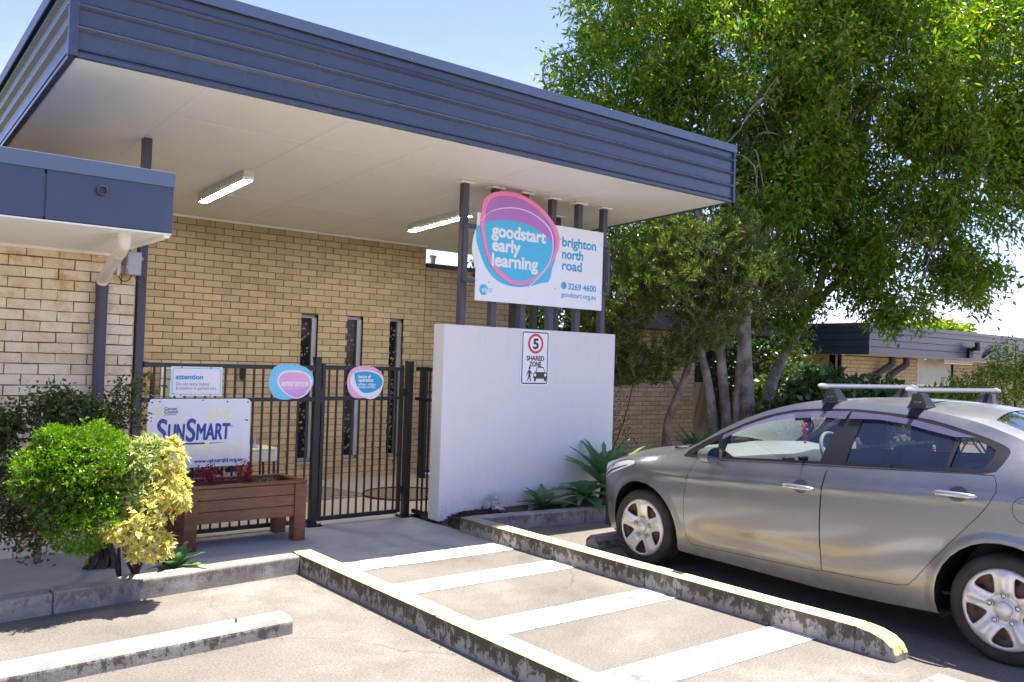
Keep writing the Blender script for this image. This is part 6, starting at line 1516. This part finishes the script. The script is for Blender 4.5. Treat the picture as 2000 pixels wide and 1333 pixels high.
# dense darker tree behind, filling under the canopy edge
rnd.seed(5); RNG = np.random.default_rng(5)
dt = thing('shade_tree', 'darker dense tree behind the bottlebrush, seen under the canopy corner', 'tree', (12.3, 11.8, 0))
mb = MB().tube(open_spline([(12.3, 13.6, -.1), (12.2, 13.5, 1.6), (12.4, 13.4, 3.4)], 5), .14, 10); mb.build('trunk', M['bark_dark'], dt, smooth=True)
ct = crown_tips([((12.4, 13.4, 4.3), (2.5, 1.6, 1.7)), ((14.8, 12.6, 4.0), (1.9, 1.4, 1.3)), ((11.2, 13.4, 3.2), (1.5, 1.2, 1.0))], 850)
hang_leaves(ct, 15, (.18, .18, .16), .15, .055, M['leaf_dark'], dt, 'crown', -.5)

# bottlebrush: sprays of needle leaves
rnd.seed(9); RNG = np.random.default_rng(9)
M['bark_dark2'] = bark_mat('crooked_bark', (.055, .042, .032, 1), (.17, .13, .10, 1), (.24, .18, .13, 1), 20)
bo = thing('bottlebrush_tree', 'feathery bottlebrush tree with a crooked trunk right of the white wall', 'tree', (8.82, 7.7, 0))
trunk = MB()
ends = [bole([(8.82, 7.70, -.05), (8.82, 7.70, .63), (8.84, 7.68, 1.0), (8.98, 7.56, 1.5), (9.04, 7.5, 1.9), (9.05, 7.5, 2.3)], .062, .038),
        bole([(8.94, 7.6, 1.35), (8.82, 7.72, 1.6), (8.6, 7.95, 1.85), (8.4, 8.1, 2.2)], .032, .018),
        bole([(9.04, 7.5, 2.2), (9.2, 7.35, 2.6), (9.4, 7.2, 3.0)], .036, .015),
        bole([(9.04, 7.5, 2.2), (8.95, 7.6, 2.6), (8.8, 7.7, 3.0)], .034, .014),
        bole([(8.3, 8.5, -.05), (8.28, 8.5, .8), (8.26, 8.5, 1.5), (8.2, 8.5, 2.1)], .024, .012)]
tips = []
for p, d, r in ends: limb(trunk, p, d, .55, r, 3, tips, .5, (2, 3), .06, .78, 4, .004)
BL = [((8.95, 7.6, 2.75), (.75, .7, .5)), ((9.5, 7.1, 2.75), (.6, .6, .5)), ((9.3, 7.3, 3.3), (.55, .5, .38)), ((8.35, 8.1, 2.55), (.5, .5, .5)), ((9.75, 6.95, 3.1), (.4, .4, .35)), ((8.3, 8.15, 1.95), (.42, .4, .32)), ((8.75, 7.75, 3.15), (.5, .5, .35)), ((9.15, 7.4, 2.15), (.5, .45, .28)), ((8.9, 7.7, 1.9), (.45, .4, .22)), ((10.05, 6.7, 2.75), (.35, .3, .3)), ((8.25, 8.2, 1.62), (.4, .35, .22)), ((8.5, 7.95, 1.75), (.35, .3, .25)), ((8.1, 8.3, 2.3), (.35, .35, .4)), ((8.15, 8.35, 1.95), (.4, .35, .45)), ((8.45, 8.1, 1.55), (.3, .3, .16)), ((8.75, 7.85, 1.6), (.3, .3, .18)), ((8.9, 7.7, 3.5), (.4, .4, .25)), ((9.5, 7.1, 3.55), (.3, .3, .25))]
ct = crown_tips(BL, 2700, .1)
ct = [(p, (d*.6+Vector((rnd.gauss(0, .5), rnd.gauss(0, .5), .55))).normalized()) for p, d in ct]
P = []; D = []
for p, d in ct:
    n = 34; f = RNG.uniform(0, 1, (n, 1)); L = rnd.uniform(.13, .24)
    b = np.array(p)-np.array(d)*L*.6; ax = np.array(d)
    q = b+ax*L*f; s = rand_dirs(n); s -= (s@ax)[:, None]*ax; s /= np.linalg.norm(s, axis=1, keepdims=True)+1e-9
    P.append(q); D.append(ax*.75+s*.75)
    trunk.tube([tuple(b-ax*.1), tuple(b), tuple(b+ax*L)], [.004, .003, .0015], 4, False)
trunk.build('trunk', M['bark_dark2'], bo, smooth=True)
P = np.concatenate(P); D = np.concatenate(D)
leaf_mesh('crown', P, D, RNG.uniform(.05, .085, len(P)), RNG.uniform(.007, .012, len(P)), M['leaf_needle'], bo, .05, .1)
# thin leafy twigs under it, beside the wall
tt = thing('thin_shrub', 'thin dark leggy shrub against the right edge of the white wall', 'shrub', (8.15, 8.35, 0))
mb = MB(); tips = []
for _ in range(26):
    x, y = 8.15+rnd.gauss(0, .16), 8.4+rnd.gauss(0, .16); tip = (x+rnd.gauss(0, .22), y+rnd.gauss(0, .2), rnd.uniform(.6, 1.9))
    mb.tube(open_spline([(8.2+rnd.gauss(0, .06), 8.4, 0), (x, y, tip[2]*.5), tip], 4), [.012, .011, .010, .009, .008, .007, .006, .005, .004], 5)
    for k in range(5): tips.append(tuple(np.array(tip)*1.0+RNG.normal(0, .12, 3)-np.array([0, 0, k*.12])))
mb.build('branches', M['bark_dark'], tt)
P = cluster_leaves(tips, 18, (.09, .09, .10)); leaf_mesh('foliage', P, rand_dirs(len(P), (0, 0, -.2)), RNG.uniform(.02, .045, len(P)), .015, M['leaf_dark'], tt)

# shrubs behind the car
def bush(name, label, blobs, n, per, spread, L, Wd, m, base, droop=-.1, cat='shrub', grp=None):
    t = thing(name, label, cat, base, grp); mb = MB()
    ct = crown_tips(blobs, n, .3)
    stems(mb, base, [tuple(q[0]) for q in ct[::max(1, len(ct)//14)]], .02, .006, .1, 6); mb.build('branches', M['bark_dark'], t)
    hang_leaves(ct, per, spread, L, Wd, m, t, 'foliage', droop); return t
rnd.seed(3); RNG = np.random.default_rng(3)
bush('broadleaf_shrub', 'glossy broad leaved shrub behind the front rack foot of the car', [((11.45, 7.05, 1.2), (.65, .6, .5)), ((12.1, 6.6, 1.15), (.55, .5, .42))], 330, 10, (.09, .09, .09), .13, .085, M['leaf_glossy'], (11.8, 6.8, 0))
bush('broadleaf_shrub', 'darker broad leaved shrub at the foot of the big tree trunks', [((11.7, 7.75, .75), (.7, .5, .45)), ((14.2, 9.3, 1.0), (1.0, .8, .75))], 330, 10, (.1, .1, .1), .15, .09, M['leaf_dark'], (12.4, 7.9, 0))
bush('lime_shrub', 'lime green small leaved shrub at the right edge beyond the car', [((13.55, 5.25, 1.45), (.62, .6, .55)), ((13.3, 5.3, 1.9), (.22, .22, .32)), ((13.9, 4.9, 1.7), (.5, .5, .5)), ((13.05, 5.75, 1.3), (.35, .4, .4))], 620, 15, (.06, .06, .07), .05, .03, M['leaf_lime'], (13.5, 5.2, 0), .3)
bush('lime_shrub', 'low lime shrub seen between the roof bars', [((13.1, 6.0, 1.1), (.7, .5, .42))], 200, 10, (.07, .07, .07), .10, .05, M['leaf_lime'], (13.1, 6.0, 0), .4)
bush('tall_shrub', 'tall dark screening shrub behind the grey posts of the sign', [((9.6, 12.4, 2.0), (1.0, .8, 1.6)), ((10.6, 12.0, 2.6), (.9, .6, .9))], 420, 13, (.14, .14, .14), .10, .04, M['leaf_glossy'], (9.9, 12.3, 0))
bush('tall_shrub', 'dark bushy shrub against the side of the right building', [((15.6, 10.6, 1.4), (1.0, .8, 1.0)), ((16.2, 12.5, 2.0), (1.0, 1.0, 1.3))], 420, 12, (.14, .14, .14), .12, .06, M['leaf_dark'], (15.8, 11.3, 0))
# far trees over the right roof and beyond
for k, (x, y, z, r) in enumerate(((78, 42, 4.6, 2.2), (84, 40, 4.9, 1.9))):
    t = thing('distant_tree', ('rounded distant tree left of two above the right roof', 'taller distant tree right of two above the right roof')[k], 'tree', (x, y, 0))
    MB().tube([(x, y, 0), (x, y, z)], .3, 8).build('trunk', M['bark_dark'], t)
    hang_leaves(crown_tips([((x, y, z), (r*1.5, r*1.5, r*.9)), ((x+1.8, y-1, z+.5), (r, r, r*.7))], 260), 12, (.5, .5, .4), .7, .35, M['leaf_tree'], t, 'crown', -.2)
